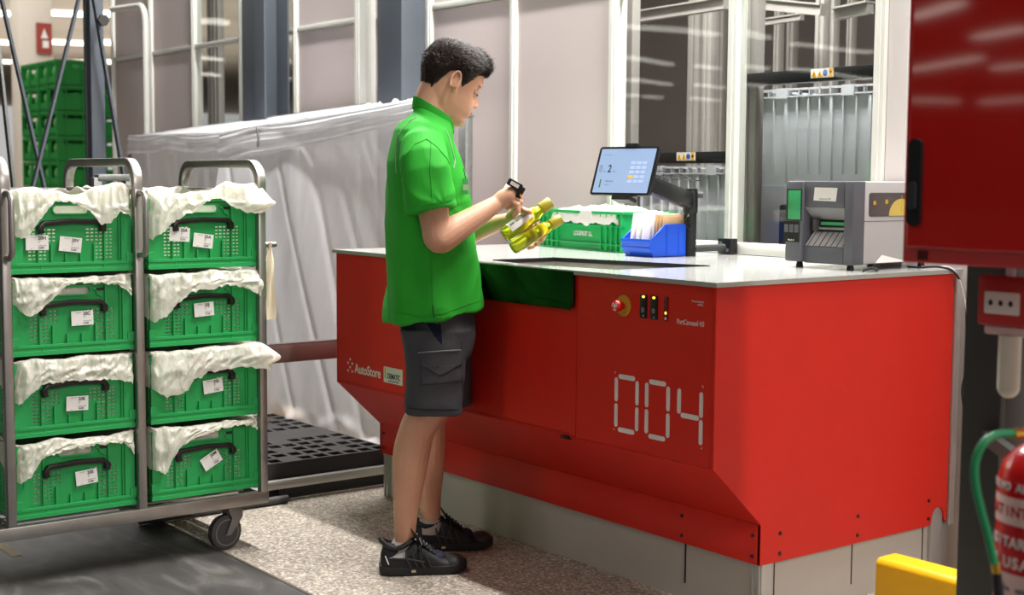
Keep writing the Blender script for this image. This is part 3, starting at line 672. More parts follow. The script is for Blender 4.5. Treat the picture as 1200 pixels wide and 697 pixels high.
# ================================================================== THINGS ON THE WORKTOP
# blue picking bin with envelopes
def blue_bin():
    x0, x1, y0, y1, z = -3.865, -3.715, 3.47, 3.68, ZP
    t = empty('picking_bin', ((x0 + x1) / 2, (y0 + y1) / 2, z), 'blue open-front plastic bin holding white envelopes', 'bin')
    H = .118; b = MB(); th = .003
    for x in (x0, x1 - th): b.prism([(x, y0 + .02, z), (x, y1, z), (x, y1, z + H), (x, y0 + .075, z + H), (x, y0 + .012, z + .065), (x, y0, z + .062), (x, y0 + .004, z + .03)], (th, 0, 0))
    b.b2((x0, y0 + .02, z), (x1, y1, z + th)); b.b2((x0, y1 - th, z), (x1, y1, z + H)); b.prism([(x0, y0 + .02, z), (x0, y0, z + .03), (x0, y0, z + .062), (x0, y0 + th, z + .062), (x0, y0 + th + .001, z + .03), (x0, y0 + .024, z)], (x1 - x0, 0, 0)); b.build('body', M['blue'], t)
    b = MB(); 
    for x in (x0 - .003, x1 - .003): b.b2((x, y0 + .073, z + H - .004), (x + .006, y1 + .003, z + H + .003)); b.bar((x + .003, y0 + .075, z + H), (x + .003, y0 + .01, z + .066), .006, .006)
    b.b2((x0 - .004, y0 - .004, z + .052), (x1 + .004, y0 + .001, z + .066)); b.b2((x0 - .004, y0 - .002, z + .03), (x1 + .004, y0 + .004, z + .038)); b.build('lip', M['blue'], t, bevel=.001)
    b = MB()
    for yy in (.085, .145, .205): b.b2((x1 - .001, y0 + yy, z + .01), (x1 + .002, y0 + yy + .003, z + H - .006))
    b.b2((x1 - .001, y0 + .085, z + .095), (x1 + .0015, y1 - .004, z + .098)); b.build('rib', M['blue'], t)
blue_bin()
for i, (dx, lab) in enumerate(((-.130, 'white padded envelope at the open side of the blue bin'), (-.105, 'white padded envelope second from the open side of the blue bin'), (-.078, 'white padded envelope next to the brown card in the blue bin'))):
    x = -3.715 + dx
    e = MB(); e.prism([(x, 3.482 + .004 * i, ZP + .006), (x, 3.60, ZP + .006), (x, 3.655, ZP + .165 - .004 * i), (x, 3.505 + .004 * i, ZP + .158 - .003 * i), (x, 3.49 + .004 * i, ZP + .06)], (.007 + .004 * (i % 2), 0, 0))
    e = e.build('envelope', M['paper'], None, bevel=.003); tag(e, lab, 'envelope', 'envelopes in the blue bin')
    s = MB(); s.b2((x + .009, 3.51, ZP + .12), (x + .0125, 3.53, ZP + .14)); 
for i, dx in enumerate((-.058, -.044, -.030, -.018)):
    x = -3.715 + dx; e = MB(); e.b2((x, 3.535 + .004 * i, ZP + .004), (x + .005, 3.668, ZP + .158 - .003 * i)); e = e.build('cardboard_mailer', M['card'] if i else M['paper'], None, bevel=.001)
    tag(e, 'brown cardboard mailer in the blue bin, %s' % ['white faced, beside the envelopes', 'second from the envelopes', 'third from the envelopes', 'against the ribbed side wall'][i], 'mailer', 'cardboard mailers in the blue bin')
# green tote
def green_tote():
    L_, D, H = .60, .23, .158
    t = empty('green_tote', (0, 0, 0), 'bright green vented tote crate on the worktop behind the bottles', 'crate')
    b = MB()
    ys = [-.30, -.27, -.16, .0, .16, .27, .30] + [-.13 + .0135 * k for k in range(20)]; zs = [0, .03, .10, .108, .120, .128, .142, H]
    hole = lambda y, z: (abs(y) < .135 and .108 < z < .128 and int((y + .13) / .0135) % 2 == 0) or (.16 < abs(y) < .27 and .128 < z < .142)
    for s_ in (-1, 1): b.plate(ys, zs, hole, .004, lambda p: V((p.y, s_ * (D / 2 + p.x), p.z)))
    for s_ in (-1, 1): b.b2((s_ * L_ / 2 - .002, -D / 2, 0), (s_ * L_ / 2 + .002, D / 2, H))
    b.b2((-L_ / 2, -D / 2, 0), (L_ / 2, D / 2, .004)); b.build('body', M['green2'], t, smooth=0)
    r = MB()
    for s_ in (-1, 1):
        r.b2((-L_ / 2 - .008, s_ * (D / 2) - .01, H - .012), (L_ / 2 + .008, s_ * (D / 2) + .01, H)); r.b2((s_ * L_ / 2 - .01, -D / 2, H - .012), (s_ * L_ / 2 + .01, D / 2, H))
        for z in (0.0, .026, .098): r.b2((-L_ / 2 - .006, s_ * D / 2 - .009, z), (L_ / 2 + .006, s_ * D / 2 + .009, z + .005))
        for x in (-.30, -.27, -.235, -.20, -.16, .16, .20, .235, .27, .30): r.b2((x - .003, s_ * D / 2 - .009, 0), (x + .003, s_ * D / 2 + .009, H))
    r.build('rib', M['green2'], t, bevel=.001)
    text('lettering', 'LOGIFRUIT S.L.', .026, M['paper'], frame((0.03, -D / 2 - .0045, .065), (1, 0, 0), (0, 0, 1)), t, bold=.0005, fit=.135)
    t.location = (-4.285, 3.745, ZP + .001); t.rotation_euler = (0, 0, math.radians(-7))
green_tote()
def cloth_heap(name, cx, cy, z, w, d, h, rot, label, m, seed):
    n, k = 46, 26; vs = []; R_ = Matrix.Rotation(rot, 3, 'Z')
    for i in range(n):
        for j in range(k):
            u = i / (n - 1) * 2 - 1; v = j / (k - 1) * 2 - 1
            e = max(abs(u), abs(v)); hh = h * (1 - smoothstep(.55, 1.0, e) * .9)
            hh += .016 * noise.noise(V((u * 4 + seed, v * 3, 1))) + .007 * noise.noise(V((u * 11, v * 9, seed))) - (.045 * smoothstep(.9, 1, e))
            p = R_ @ V((u * w / 2, v * d / 2, hh)); vs.append((cx + p.x, cy + p.y, z + p.z))
    b = MB(); b.add(vs, [(i * k + j, (i + 1) * k + j, (i + 1) * k + j + 1, i * k + j + 1) for i in range(n - 1) for j in range(k - 1)])
    o = b.build(name, m); md = o.modifiers.new('s', 'SOLIDIFY'); md.thickness = .002; return tag(o, label, 'cloth')
cloth_heap('white_cloth', -4.25, 3.735, ZP + .152, .50, .25, .018, math.radians(-7), 'crumpled white bag liner lying over the bright green tote', M['paper'], 3.0)
pt = MB(); pt.prism([(-4.27, 3.610, ZP + .125), (-4.19, 3.600, ZP + .125), (-4.19, 3.597, ZP + .160), (-4.27, 3.607, ZP + .160)], (0, -.0015, 0)); tag(pt.build('paper_tag', M['paper']), 'white flap of paper hanging over the front of the bright green tote', 'paper')

# tablet on its arm
tc_ = S(731.5, 200, 4.72)
du = cR0 * 63 - FH * 58; dv = V((0, 0, 1)) * 57 + cR0 * 15 + FH * 14
u = du.normalized(); v = (dv - u * dv.dot(u)).normalized(); nn = u.cross(v)
TM = frame(tc_, u, v)
tw, th_ = du.length / 338, dv.length / 342 * .98
tab = empty('tablet', tc_, 'tablet with a pale blue picking screen on a black arm', 'tablet')
def slab(name, w, h, t0, t1, m, parent, cx=0, cy=0, r=.006):
    b = MB(); b.prism([TM @ V((cx + x, cy + y, t0)) for x, y in rrect(w, h, r)], (TM.to_3x3() @ V((0, 0, t1 - t0)))); return b.build(name, m, parent)
slab('housing', tw, th_, -.012, 0, M['black'], tab, r=.01)
M['screen'] = mat('screen_glow', (90, 105, 130), .2, var=.04, scale=6, emit=((176, 202, 240), .62)); M['tile'] = mat('screen_tile', (158, 172, 204), .3, var=0, emit=((150, 168, 206), .5))
M['tile_on'] = mat('screen_tile_on', (226, 160, 60), .3, var=0, emit=((230, 160, 50), .6)); M['scr_ink'] = mat('screen_ink', (30, 34, 50), .4); M['scr_grey'] = mat('screen_grey', (110, 118, 140), .4)
scr = slab('screen', tw - .020, th_ - .016, 0, .0008, M['screen'], tab, r=.003)
kx0 = tw * .13
for r_ in range(5):
    for c_ in range(3): slab('key_tile', .019, .0105, .0008, .0014, M['tile_on'] if (r_ == 3 and c_ == 0) else M['tile'], scr, cx=kx0 + c_ * .024, cy=.028 - r_ * .0165, r=.001)
def ttext(body, size, x, y, m, b=0.0, sx=.8): text('screen_text', body, size, m, TM @ Matrix.Translation((x, y, .0012)), scr, bold=b, align='LEFT', extr=.0001, sx=sx)
ttext('0', .036, -tw * .43, .006, M['scr_grey'], sx=.8); ttext('ud.', .011, -tw * .43 + .020, -.002, M['scr_grey']); ttext('2', .038, -tw * .43 + .038, .006, M['scr_ink'], b=.0006); ttext('uds', .011, -tw * .43 + .060, -.002, M['scr_grey'])
ttext('ud  detail  order', .006, -tw * .40, .058, M['scr_grey']); ttext('ACEITE DE OLIVA', .0055, -tw * .28, -.038, M['scr_ink']); ttext('virgen extra', .0055, -tw * .28, -.050, M['scr_grey'])
slab('product_picture', .005, .030, .0008, .0014, mat('scr_green', (70, 110, 40), .4), scr, cx=-tw * .36, cy=-.046, r=.002)
slab('clamp', .05, .012, -.02, .004, M['black'], tab, cx=.01, cy=th_ / 2 + .004, r=.003)
slab('reader', .075, .016, -.03, .012, M['black'], tab, cx=0.02, cy=-th_ / 2 - .012, r=.004)
# arm and pole
ar = empty('tablet_stand', onp(808, 300, 2, ZP), 'black steel pole and arm clamped behind the blue bin', 'arm')
pb = onp(808, 300, 2, ZP); pz = 1.30
b = MB(); b.cyl((pb.x, pb.y, ZP), (pb.x, pb.y, 1.262), .0235, n=28); b.build('pole', M['black'], ar)
b = MB(); b.cyl((pb.x, pb.y, 1.178), (pb.x, pb.y, 1.26), .028, n=28); b.cyl((pb.x, pb.y, 1.262), (pb.x, pb.y, 1.268), .027, n=28); b.build('collar', M['black'], ar, bevel=.001)
b = MB(); kd = cR0; b.cyl(V((pb.x, pb.y, 1.245)), V((pb.x, pb.y, 1.245)) + kd * .045, .012); b.build('knob', M['rubber'], ar)
jt = TM @ V((tw * .22, -th_ * .15, -.035)); top = V((pb.x, pb.y, 1.222))
b = MB(); d = (top - jt).normalized(); b.bar(jt, top - d * .01, .035, .062, up=(0, 0, 1)); b.build('link', M['black'], ar, bevel=.006)
b = MB(); b.tube([TM @ V((tw * .1, -.01, -.012)), jt], .016); b.ball(jt, .03, 14); b.build('joint', M['black'], ar)
b = MB(); b.cyl(V((pb.x, pb.y, 1.17)) - cR0 * .012 - FH * .02, V((pb.x, pb.y, 1.17)) - cR0 * .012 - FH * .027, .006); b.build('screw', M['galv'], ar)
cb = MB(); q = TM @ V((tw * .5, 0.0, -.006)); cb.tube([q, q + cR0 * .05 + V((0, 0, .002)), q + cR0 * .11 - V((0, 0, .02)), q + cR0 * .15 - V((0, 0, .03)), q + cR0 * .10 - V((0, 0, .028)), q + cR0 * .02 - V((0, 0, .018)), q - V((0, 0, .012))], .0022, n=6)
tag(cb.build('tablet_cable', M['black']), 'thin black cable looped at the right edge of the tablet', 'cable')
cb = MB(); q = V((pb.x, pb.y, 1.2)) - FH * .035 - cR0 * .01; cb.tube([q + V((0, 0, 0)), q + V((0, 0, -.02)) - cR0 * .004, q + V((0, 0, -.05)) - cR0 * .012, q + V((0, 0, -.075)) - cR0 * .006, q + V((0, 0, -.085)) + cR0 * .008, q + V((0, 0, -.07)) + cR0 * .014], .003, n=6)
tag(cb.build('pole_cable', M['black']), 'black cable loop hanging on the pole of the tablet arm', 'cable')
# clamp tube to the wall frame
b = empty('clamp_rail', (-3.66, 3.86, ZP), 'grey tube with black bracket running from the pole to the window sill', 'rail')
k = MB(); e = onp(850, 292, 1, 3.88); k.tube([V((pb.x + .02, pb.y, 1.045)), V((e.x, 3.88, 1.045))], .013); k.build('tube', M['rubber'], b)
k = MB(); k.b2((e.x - .032, 3.87, ZP + .001), (e.x + .035, 3.91, 1.078)); k.build('bracket', M['black'], b, bevel=.003)
k = MB(); k.cyl((e.x - .015, 3.868, 1.06), (e.x - .015, 3.872, 1.06), .007); k.cyl((e.x + .02, 3.868, 1.035), (e.x + .02, 3.872, 1.035), .007); k.build('screw', M['galv'], b)

# label printer
def printer():
    x0, x1, y0, y1, z0 = -3.092, -2.823, 3.505, 3.93, ZP + .02; W = x1 - x0; H = .262
    t = empty('label_printer', ((x0 + x1) / 2, (y0 + y1) / 2, ZP), 'grey industrial label printer on the right end of the worktop', 'printer')
    fx = lambda c: x0 + (c - 75) / 390 * W; fz = lambda c: z0 + (615 - c) / 560 * H
    def fb(c0, r0, c1, r1, ya, yb, mb): mb.b2((fx(c0), ya, fz(r1)), (fx(c1), yb, fz(r0)))
    b = MB(); b.b2((x0 + .01, y0 + .05, z0), (x1, y1, z0 + H)); 
    b.build('body', M['printer_light'], t, bevel=.006)
    # dark front shell with recess
    b = MB(); 
    fb(75, 55, 178, 615, y0 - .012, y0 + .05, b); b.build('control_pod', M['printer_dark'], t, bevel=.007)
    b = MB(); fb(178, 55, 412, 235, y0, y0 + .06, b); fb(178, 500, 412, 620, y0, y0 + .06, b); fb(412, 55, 465, 620, y0, y0 + .06, b); b.build('front_shell', M['printer_dark'], t, bevel=.004)
    b = MB(); b.prism([(fx(178), y0, fz(235)), (fx(178), y0 + .045, fz(320)), (fx(178), y0 + .05, fz(235))], (fx(412) - fx(178), 0, 0)); b.build('upper_flap', mat('flap_grey', (128, 126, 126), .45), t)
    b = MB(); b.b2((fx(178), y0 + .046, fz(500)), (fx(412), y0 + .05, fz(235))); b.build('mouth', M['black'], t)
    b = MB(); b.prism([(fx(184), y0 + .002, fz(500)), (fx(184), y0 + .045, fz(405)), (fx(184), y0 + .045, fz(500))], (fx(410) - fx(184), 0, 0)); rp = b.build('ramp', mat('ramp_grey', (190, 188, 188), .4), t)
    b = MB()
    for k in range(7):
        x = fx(200 + k * 34); b.prism([(x, y0 + .001, fz(498)), (x, y0 + .044, fz(403)), (x, y0 + .046, fz(405)), (x, y0 + .003, fz(500))], (.0015, 0, 0))
    b.build('ramp_line', M['ink'], rp)
    b = MB(); b.tube([(fx(205), y0 + .035, fz(378)), (fx(410), y0 + .035, fz(378))], .005, n=10); b.build('tear_bar', M['galv'], t)
    b = MB(); fb(235, 335, 405, 358, y0 + .036, y0 + .044, b); b.build('media_strip', M['lcd'], t)
    b = MB(); fb(205, 320, 228, 400, y0 + .02, y0 + .044, b); b.build('bracket', M['rubber'], t)
    b = MB(); fb(92, 120, 170, 322, y0 - .0135, y0 - .011, b); b.build('display', M['lcd'], t, bevel=.001)
    b = MB(); fb(84, 112, 176, 330, y0 - .0128, y0 - .0115, b); b.build('display_frame', M['black'], t)
    b = MB(); fb(68, 335, 166, 480, y0 - .0135, y0 - .011, b); b.build('key_panel', M['black'], t)
    for k in range(3):
        b = MB(); fb(76 + k * 31, 358, 100 + k * 31, 412, y0 - .016, y0 - .013, b); b.build('key', M['printer_dark'], t, bevel=.001)
    text('lettering', 'Mach 4', .009, M['paper'], FRONT(fx(116), y0 - .014, fz(466)), t, sx=1.0); 
    b = MB(); b.prism([(fx(238), y0 - .001, fz(98)), (fx(372), y0 - .001, fz(100)), (fx(364), y0 - .001, fz(192)), (fx(232), y0 - .001, fz(188))], (0, .0008, 0)); lb = b.build('label', M['paper'], t)
    text('lettering', 'Impresora  004', .0075, M['grey_ink'], FRONT(fx(300), y0 - .0012, fz(176)), lb)
    # side: window and seam
    sy = lambda c: y0 + .05 + (c - 465) / 395 * .25
    b = MB(); ol = [(sy(505) + .14 + a, fz(212) + c) for a, c in rrect(.28, .076, .010)]
    b.prism([(x1 + .0015, y, z) for y, z in ol], (-.002, 0, 0)); b.build('window_rim', M['printer_dark'], t)
    b = MB(); ol = [(sy(505) + .14 + a, fz(212) + c) for a, c in rrect(.272, .068, .008)]
    b.prism([(x1 + .0025, y, z) for y, z in ol], (-.002, 0, 0)); w = b.build('side_window', mat('smoked_window', (84, 76, 72), .15, spec=.6), t)
    b = MB(); c = (sy(760), fz(290)); b.prism([(x1 + .003, c[0] + .062 * math.cos(PI * k / 16), c[1] + .055 * math.sin(PI * k / 16)) for k in range(17)], (-.001, 0, 0)); b.build('label_roll', mat('yellow_roll', (206, 180, 88), .5), w)
    b = MB(); b.b2((x1 + .0025, sy(762), fz(270)), (x1 + .0034, sy(765), fz(150))); b.cyl((x1 + .001, sy(640), fz(193)), (x1 + .0038, sy(640), fz(193)), .008); b.cyl((x1 + .001, sy(545), fz(200)), (x1 + .0038, sy(545), fz(200)), .007); b.build('roller_end', M['amber'], w)
    b = MB(); b.b2((x1 - .0005, y0 + .05, fz(327)), (x1 + .0008, y1, fz(323))); b.build('seam', M['printer_dark'], t)
    b = MB(); b.prism([(x1 + .004, sy(570), fz(610)), (x1 + .004, sy(800), fz(608)), (x1 + .001, sy(770), fz(595)), (x1 + .001, sy(620), fz(557))], (-.004, 0, 0)); b.build('grip_recess', M['paper'], t)
    for x in (x0 + .03, x1 - .03):
        for y in (y0 + .03, y1 - .03):
            b = MB(); b.lathe((x, y, ZP + .0005), (0, 0, 1), [(0, .012), (.004, .012), (.02, .009), (.024, .009)], 14); b.build('foot', M['black'], t)
printer()
cb = MB(); cb.tube([(-2.80, 3.60, ZP + .004), (-2.775, 3.57, ZP + .006), (-2.765, 3.53, ZP + .012), (-2.775, 3.50, ZP + .006), (-2.79, 3.52, ZP + .005)], .005, n=8); tag(cb.build('cable_end', M['black']), 'small black cable plug by the foot of the label printer', 'cable')

def cable(name, pts, r, m, label):
    # Catmull-Rom smoothing
    pts = [V(p) for p in pts]; P_ = [pts[0]] + pts + [pts[-1]]; out = []
    for i in range(1, len(P_) - 2):
        for k in range(6):
            t = k / 6; a, b_, c_, d_ = P_[i - 1:i + 3]
            out.append(.5 * ((2 * b_) + (c_ - a) * t + (2 * a - 5 * b_ + 4 * c_ - d_) * t * t + (3 * b_ - a - 3 * c_ + d_) * t ** 3))
    out.append(pts[-1]); g = MB(); g.tube(out, r, n=8); return tag(g.build(name, m), label, 'cable')
cable('power_cable', [(-2.83, 3.80, ZP + .004), (-2.78, 3.79, ZP + .005), (-2.72, 3.82, ZP + .008), (-2.69, 3.86, 1.005), (-2.682, 3.90, .93), (-2.680, 3.92, .80), (-2.684, 3.93, .70), (-2.692, 3.92, .62), (-2.686, 3.93, .54), (-2.68, 3.94, .46)], .0035, M['black'], 'black cable running over the worktop end and down')
cable('white_cable', [(-2.80, 3.83, ZP + .004), (-2.74, 3.82, ZP + .007), (-2.70, 3.85, ZP + .004), (-2.682, 3.88, .97), (-2.672, 3.90, .88), (-2.670, 3.92, .78), (-2.676, 3.92, .68), (-2.680, 3.92, .58), (-2.674, 3.93, .50), (-2.668, 3.94, .44)], .003, M['white_matte'], 'white cable hanging down behind the red side panel')
sc = cable('thin_cable', [(-3.35, 3.90, 1.025), (-3.25, 3.88, ZP + .004), (-3.15, 3.90, ZP + .004)], .0025, M['black'], 'thin grey cable on the worktop left of the printer')

# ================================================================== RIGHT FOREGROUND
cabx, caby, cabz = -1.728, 2.3, 1.14
cab = empty('red_cabinet', (cabx + .4, caby + .13, cabz), 'big glossy red wall cabinet cut off by the top right corner', 'cabinet')
b = MB(); b.b2((cabx, caby, cabz), (cabx + .8, caby + .26, 2.3)); b.build('body', M['red_cab'], cab, bevel=.004)
b = MB(); b.b2((cabx + .016, caby - .012, cabz + .03), (cabx + .78, caby, 2.27)); dr = b.build('door', M['red_cab'], cab, bevel=.004, smooth=0)
b = MB(); hx = onp(1073.5, 210, 1, caby - .012).x
b.prism([(hx + x, caby - .020, 1.298 + z) for x, z in rrect(.030, .170, .014)], (0, .008, 0)); hd = b.build('handle_plate', M['black'], dr)
b = MB(); b.prism([(hx + x, caby - .026, 1.272 + z) for x, z in rrect(.016, .055, .007)], (0, .006, 0)); b.build('lever', mat('lever_grey', (70, 74, 78), .3, metal=.5), hd)
b = MB()
for k in range(4): q = onp(1076 + k * 3, 303, 1, caby).x; b.b2((q, caby - .003, cabz + .006), (q + .002, caby, cabz + .024))
b.build('vent_slot', M['col_black'], cab)
a = onp(1130, 400, 1, 2.62).x; c = onp(1175, 400, 1, 2.62).x
fcm = MB(); fcm.b2((a, 2.62, 0), (c, 2.64, 3.3)); fcm.b2((a, 2.64, .01), (a + .012, 2.74, 3.3)); fcm.b2((c - .012, 2.64, .01), (c, 2.74, 3.3)); fcm.b2((a - .02, 2.58, 0), (c + .02, 2.78, .01))
tag(fcm.build('steel_column', M['col_black'], bevel=.002), 'charcoal steel column below the red cabinet', 'column')
b = MB(); b.b2((a + .05, 2.56, 1.2), (c - .0, 2.62, 1.25)); b.b2((a + .05, 2.56, 2.0), (c, 2.62, 2.05)); tag(b.build('mounting_bracket', M['col_black']), 'bracket joining the red cabinet to the charcoal column', 'bracket')
b = MB(); q = onp(1170, 450, 1, 3.3).x; q = onp(1170, 450, 1, 3.9).x; b.b2((q - .02, 3.89, 0), (q + .02, 3.94, 2.4)); tag(b.build('conduit', M['col_dark'], bevel=.003), 'slim blue-grey conduit right of the charcoal column', 'conduit')
# yellow guard
g = MB(); g.prism([(-2.30, 2.986, 0), (-2.30, 2.986, .288), (-2.30, 2.998, .30), (-2.30, 3.07, .30), (-2.30, 3.07, 0)], (.85, 0, 0)); tag(g.build('safety_guard', M['yellow'], bevel=.006), 'yellow floor guard box at the foot of the charcoal column', 'guard')
g = MB(); g.b2((-2.52, 3.1, 0), (-2.36, 3.25, .12)); 
# call point
cpx = S(1179, 352, 2.72)
cpt = empty('call_point', cpx, 'red fire call point with a white window at the right photo edge', 'call point')
b = MB(); b.b2((cpx.x - .052, cpx.y - .02, cpx.z - .05), (cpx.x + .06, cpx.y + .02, cpx.z + .048)); b.build('housing', mat('call_red', (176, 44, 40), .4), cpt, bevel=.006)
b = MB(); b.b2((cpx.x - .034, cpx.y - .024, cpx.z - .026), (cpx.x + .044, cpx.y - .018, cpx.z + .018)); w = b.build('window', mat('call_white', (220, 214, 206), .4), cpt, bevel=.003)
b = MB()
for k in (-.018, .004, .026): b.ball((cpx.x + k, cpx.y - .025, cpx.z - .004), (.005, .002, .006), 10)
b.build('mark', M['ink'], w)
b = MB(); b.b2((cpx.x - .04, cpx.y - .012, cpx.z - .068), (cpx.x + .055, cpx.y + .012, cpx.z - .05)); b.build('cover', mat('clear_cover', (206, 176, 172), .3), cpt, bevel=.004)
b = MB(); b.tube([(cpx.x + .012, cpx.y, cpx.z - .068), (cpx.x + .012, cpx.y, cpx.z - .13), (cpx.x + .012, cpx.y, cpx.z - .17)], .022, n=16); b.ball((cpx.x + .012, cpx.y, cpx.z - .17), .022, 14); b.build('sleeve', mat('sleeve_white', (200, 196, 180), .5), cpt)
b = MB(); b.cyl((cpx.x + .01, cpx.y, cpx.z + .045), (cpx.x + .01, cpx.y, cabz + .001), .008); b.build('pipe', M['white_alu'], cpt)
# extinguisher
ex = S(1228, 600, 2.3); er = .082; zt = S(1200, 528, 2.3).z
ext = empty('fire_extinguisher', (ex.x, ex.y, zt - .5), 'red fire extinguisher cut off by the lower right photo edge', 'extinguisher')
b = MB(); b.lathe((ex.x, ex.y, zt - .5), (0, 0, 1), [(0, .06), (0, er - .006), (.01, er), (.45, er), (.48, er * .9), (.505, er * .62), (.52, .028), (.54, .022)], 40); b.build('cylinder', M['red_ext'], ext)
M['ext_label'] = mat('extinguisher_label', (226, 190, 184), .4)
def band(z0, z1, m, a0, a1, name, off=.0008, parent=ext):
    g = MB(); ring = []
    for z in (z0, z1): ring.append([V((ex.x + (er + off) * math.cos(a0 + (a1 - a0) * k / 24), ex.y + (er + off) * math.sin(a0 + (a1 - a0) * k / 24), z)) for k in range(25)])
    g.loft(ring, False, False, closed=False); return g.build(name, m, parent)
ad = math.atan2(-ex.y, -ex.x)
band(zt - .118, zt - .072, M['ext_label'], ad - 1.9, ad + .6, 'label_band'); band(zt - .455, zt - .20, M['ext_label'], ad - 1.9, ad + .6, 'label_band')
def ctext(body, size, z, a, m):
    r_ = V((math.cos(a), math.sin(a), 0)); tdir = V((-r_.y, r_.x, 0)); n_ = 0
    adv = size * .66 / er
    for i, ch in enumerate(body):
        if ch == ' ': continue
        aa = a + i * adv; rr = V((math.cos(aa), math.sin(aa), 0)); td = V((-rr.y, rr.x, 0))
        text('lettering', ch, size, m, frame(V((ex.x, ex.y, z)) + rr * (er + .0012), td, (0, 0, 1)), ext, bold=.0006)
a0 = ad - 1.45
ctext('EXTINTOR', .025, zt - .096, a0, M['red_ext']); ctext('POLVO ABC', .018, zt - .055, a0, M['white_matte']); ctext('AGITAR Y', .024, zt - .148, a0, M['white_matte']); ctext('NO USAR', .026, zt - .182, a0, M['white_matte']); ctext('modo de empleo', .014, zt - .225, a0, M['grey_ink'])
for k in range(7): band(zt - .25 - k * .026, zt - .262 - k * .026, mat('label_print', (206, 90, 84), .5), ad - 1.7, ad + .4, 'label_print', off=.0014)
b = MB(); b.cyl((ex.x, ex.y, zt + .02), (ex.x, ex.y, zt + .075), .018); vp = V((ex.x, ex.y, zt + .05)); b.build('valve', M['brass'], ext)
hs = [S(1200, 508, 2.25), S(1190, 508, 2.24), S(1168, 509, 2.23), S(1152, 520, 2.22), S(1143, 541, 2.22), S(1143, 566, 2.22), S(1149, 595, 2.22), S(1158, 628, 2.22), S(1166, 664, 2.22)]
b = MB(); b.tube([vp, hs[0], S(1187, 508, 2.24)], .0085); b.build('brass_fitting', M['brass'], ext)
P_ = [hs[0]] + hs + [hs[-1]]; out = []
for i in range(1, len(P_) - 2):
    for k in range(6):
        t = k / 6; a_, b_, c_, d_ = P_[i - 1:i + 3]; out.append(.5 * ((2 * b_) + (c_ - a_) * t + (2 * a_ - 5 * b_ + 4 * c_ - d_) * t * t + (3 * b_ - a_ - 3 * c_ + d_) * t ** 3))
b = MB(); b.tube(out[7:], .0068); b.build('hose', M['hose'], ext)
b = MB(); b.tube([S(1166, 660, 2.22), S(1168, 672, 2.22)], .0075); b.build('hose_ferrule', M['brass'], ext)
b = MB(); b.tube([S(1168, 671, 2.22), S(1171, 705, 2.22), S(1173, 730, 2.22)], [.008, .009, .012]); b.build('nozzle', M['black'], ext)
b = MB(); b.bar((ex.x, ex.y + er, zt - .1), (c - .03, 2.62, zt - .1), .02, .03); tag(b.build('extinguisher_bracket', M['col_black']), 'black bracket holding the extinguisher to the charcoal column', 'bracket')
# ================================================================== ROLL CAGE WITH CRATES
TX, TB = -4.36, -5.02
PY = [.915, 1.352, 1.782, 2.229]                        # left edges of the posts, 28 mm wide
ZL = [.992, .732, .472, .211]                           # crate bottoms, top row first
cage = empty('roll_cage', (-4.69, 1.6, 0), 'steel roll cage on castors carrying eight green crates', 'trolley')
for i, y in enumerate(PY):
    b = MB(); b.b2((TX - .03, y, .16), (TX, y + .028, 1.262)); b.build('post', M['steel'], cage, bevel=.003)
    b = MB(); b.b2((TB, y, .16), (TB + .03, y + .028, 1.262)); b.build('post', M['steel'], cage, bevel=.003)
b = MB(); b.b2((TX - .03, PY[0], .155), (TX + .002, PY[3] + .03, .197)); b.b2((TB, PY[0], .155), (TB + .03, PY[3] + .028, .197))
for y in PY: b.b2((TB, y, .16), (TX, y + .028, .195))
b.build('bottom_frame', M['steel'], cage, bevel=.003)
b = MB(); b.b2((TB, PY[0], 1.212), (TB + .03, PY[3] + .026, 1.257))
for y in PY: b.b2((TB, y + .002, 1.24), (TX - .002, y + .026, 1.26))
b.build('top_frame', M['galv'], cage, bevel=.002)
for j, z in enumerate(ZL):
    for i in range(3):
        for ya, yb_ in ((PY[i] + .028, PY[i] + .040), (PY[i + 1] - .012, PY[i + 1])):
            b = MB(); b.b2((TB, ya, z - .004), (TX - .03, yb_, z - .0005)); b.build('runner', M['steel'], cage)
b = MB()
for k in range(9): b.b2((TB + .03 + .07 * k, PY[0] + .02, .176), (TB + .036 + .07 * k, PY[3], .182))
b.build('deck_wire', M['steel'], cage)
def rect_path(pts, nx, hw, hd):
    """rings for a flat bar bent in the YZ plane; nx: x centre"""
    g = MB(); rings = []
    for i, (y, z) in enumerate(pts):
        a = V(pts[max(i - 1, 0)]); c = V(pts[min(i + 1, len(pts) - 1)]); d = (c - a).normalized(); nn = V((-d.y, d.x))
        rings.append([(nx + sx * hd, y + nn.x * sn * hw, z + nn.y * sn * hw) for sx, sn in ((-1, -1), (1, -1), (1, 1), (-1, 1))])
    g.loft(rings); return g
for y in (PY[0], PY[1], PY[2], PY[3]):
    y0, y1 = TB + .014, TX - .014; r_ = .07; zz = 1.347; pts = [(y0, 1.20), (y0, zz - r_)] + [(y0 + r_ - r_ * math.cos(a * PI / 14), zz - r_ + r_ * math.sin(a * PI / 14)) for a in range(1, 8)] + [(y1 - r_ + r_ * math.sin(a * PI / 14), zz - r_ + r_ * math.cos(a * PI / 14)) for a in range(0, 7)] + [(y1, zz - r_), (y1, 1.20)]
    g = rect_path(pts, 0, .014, .016); g.v = [(b_, y + .014 + a_, c_) for a_, b_, c_ in g.v]; g.build('push_handle', M['steel'], cage, bevel=.003)
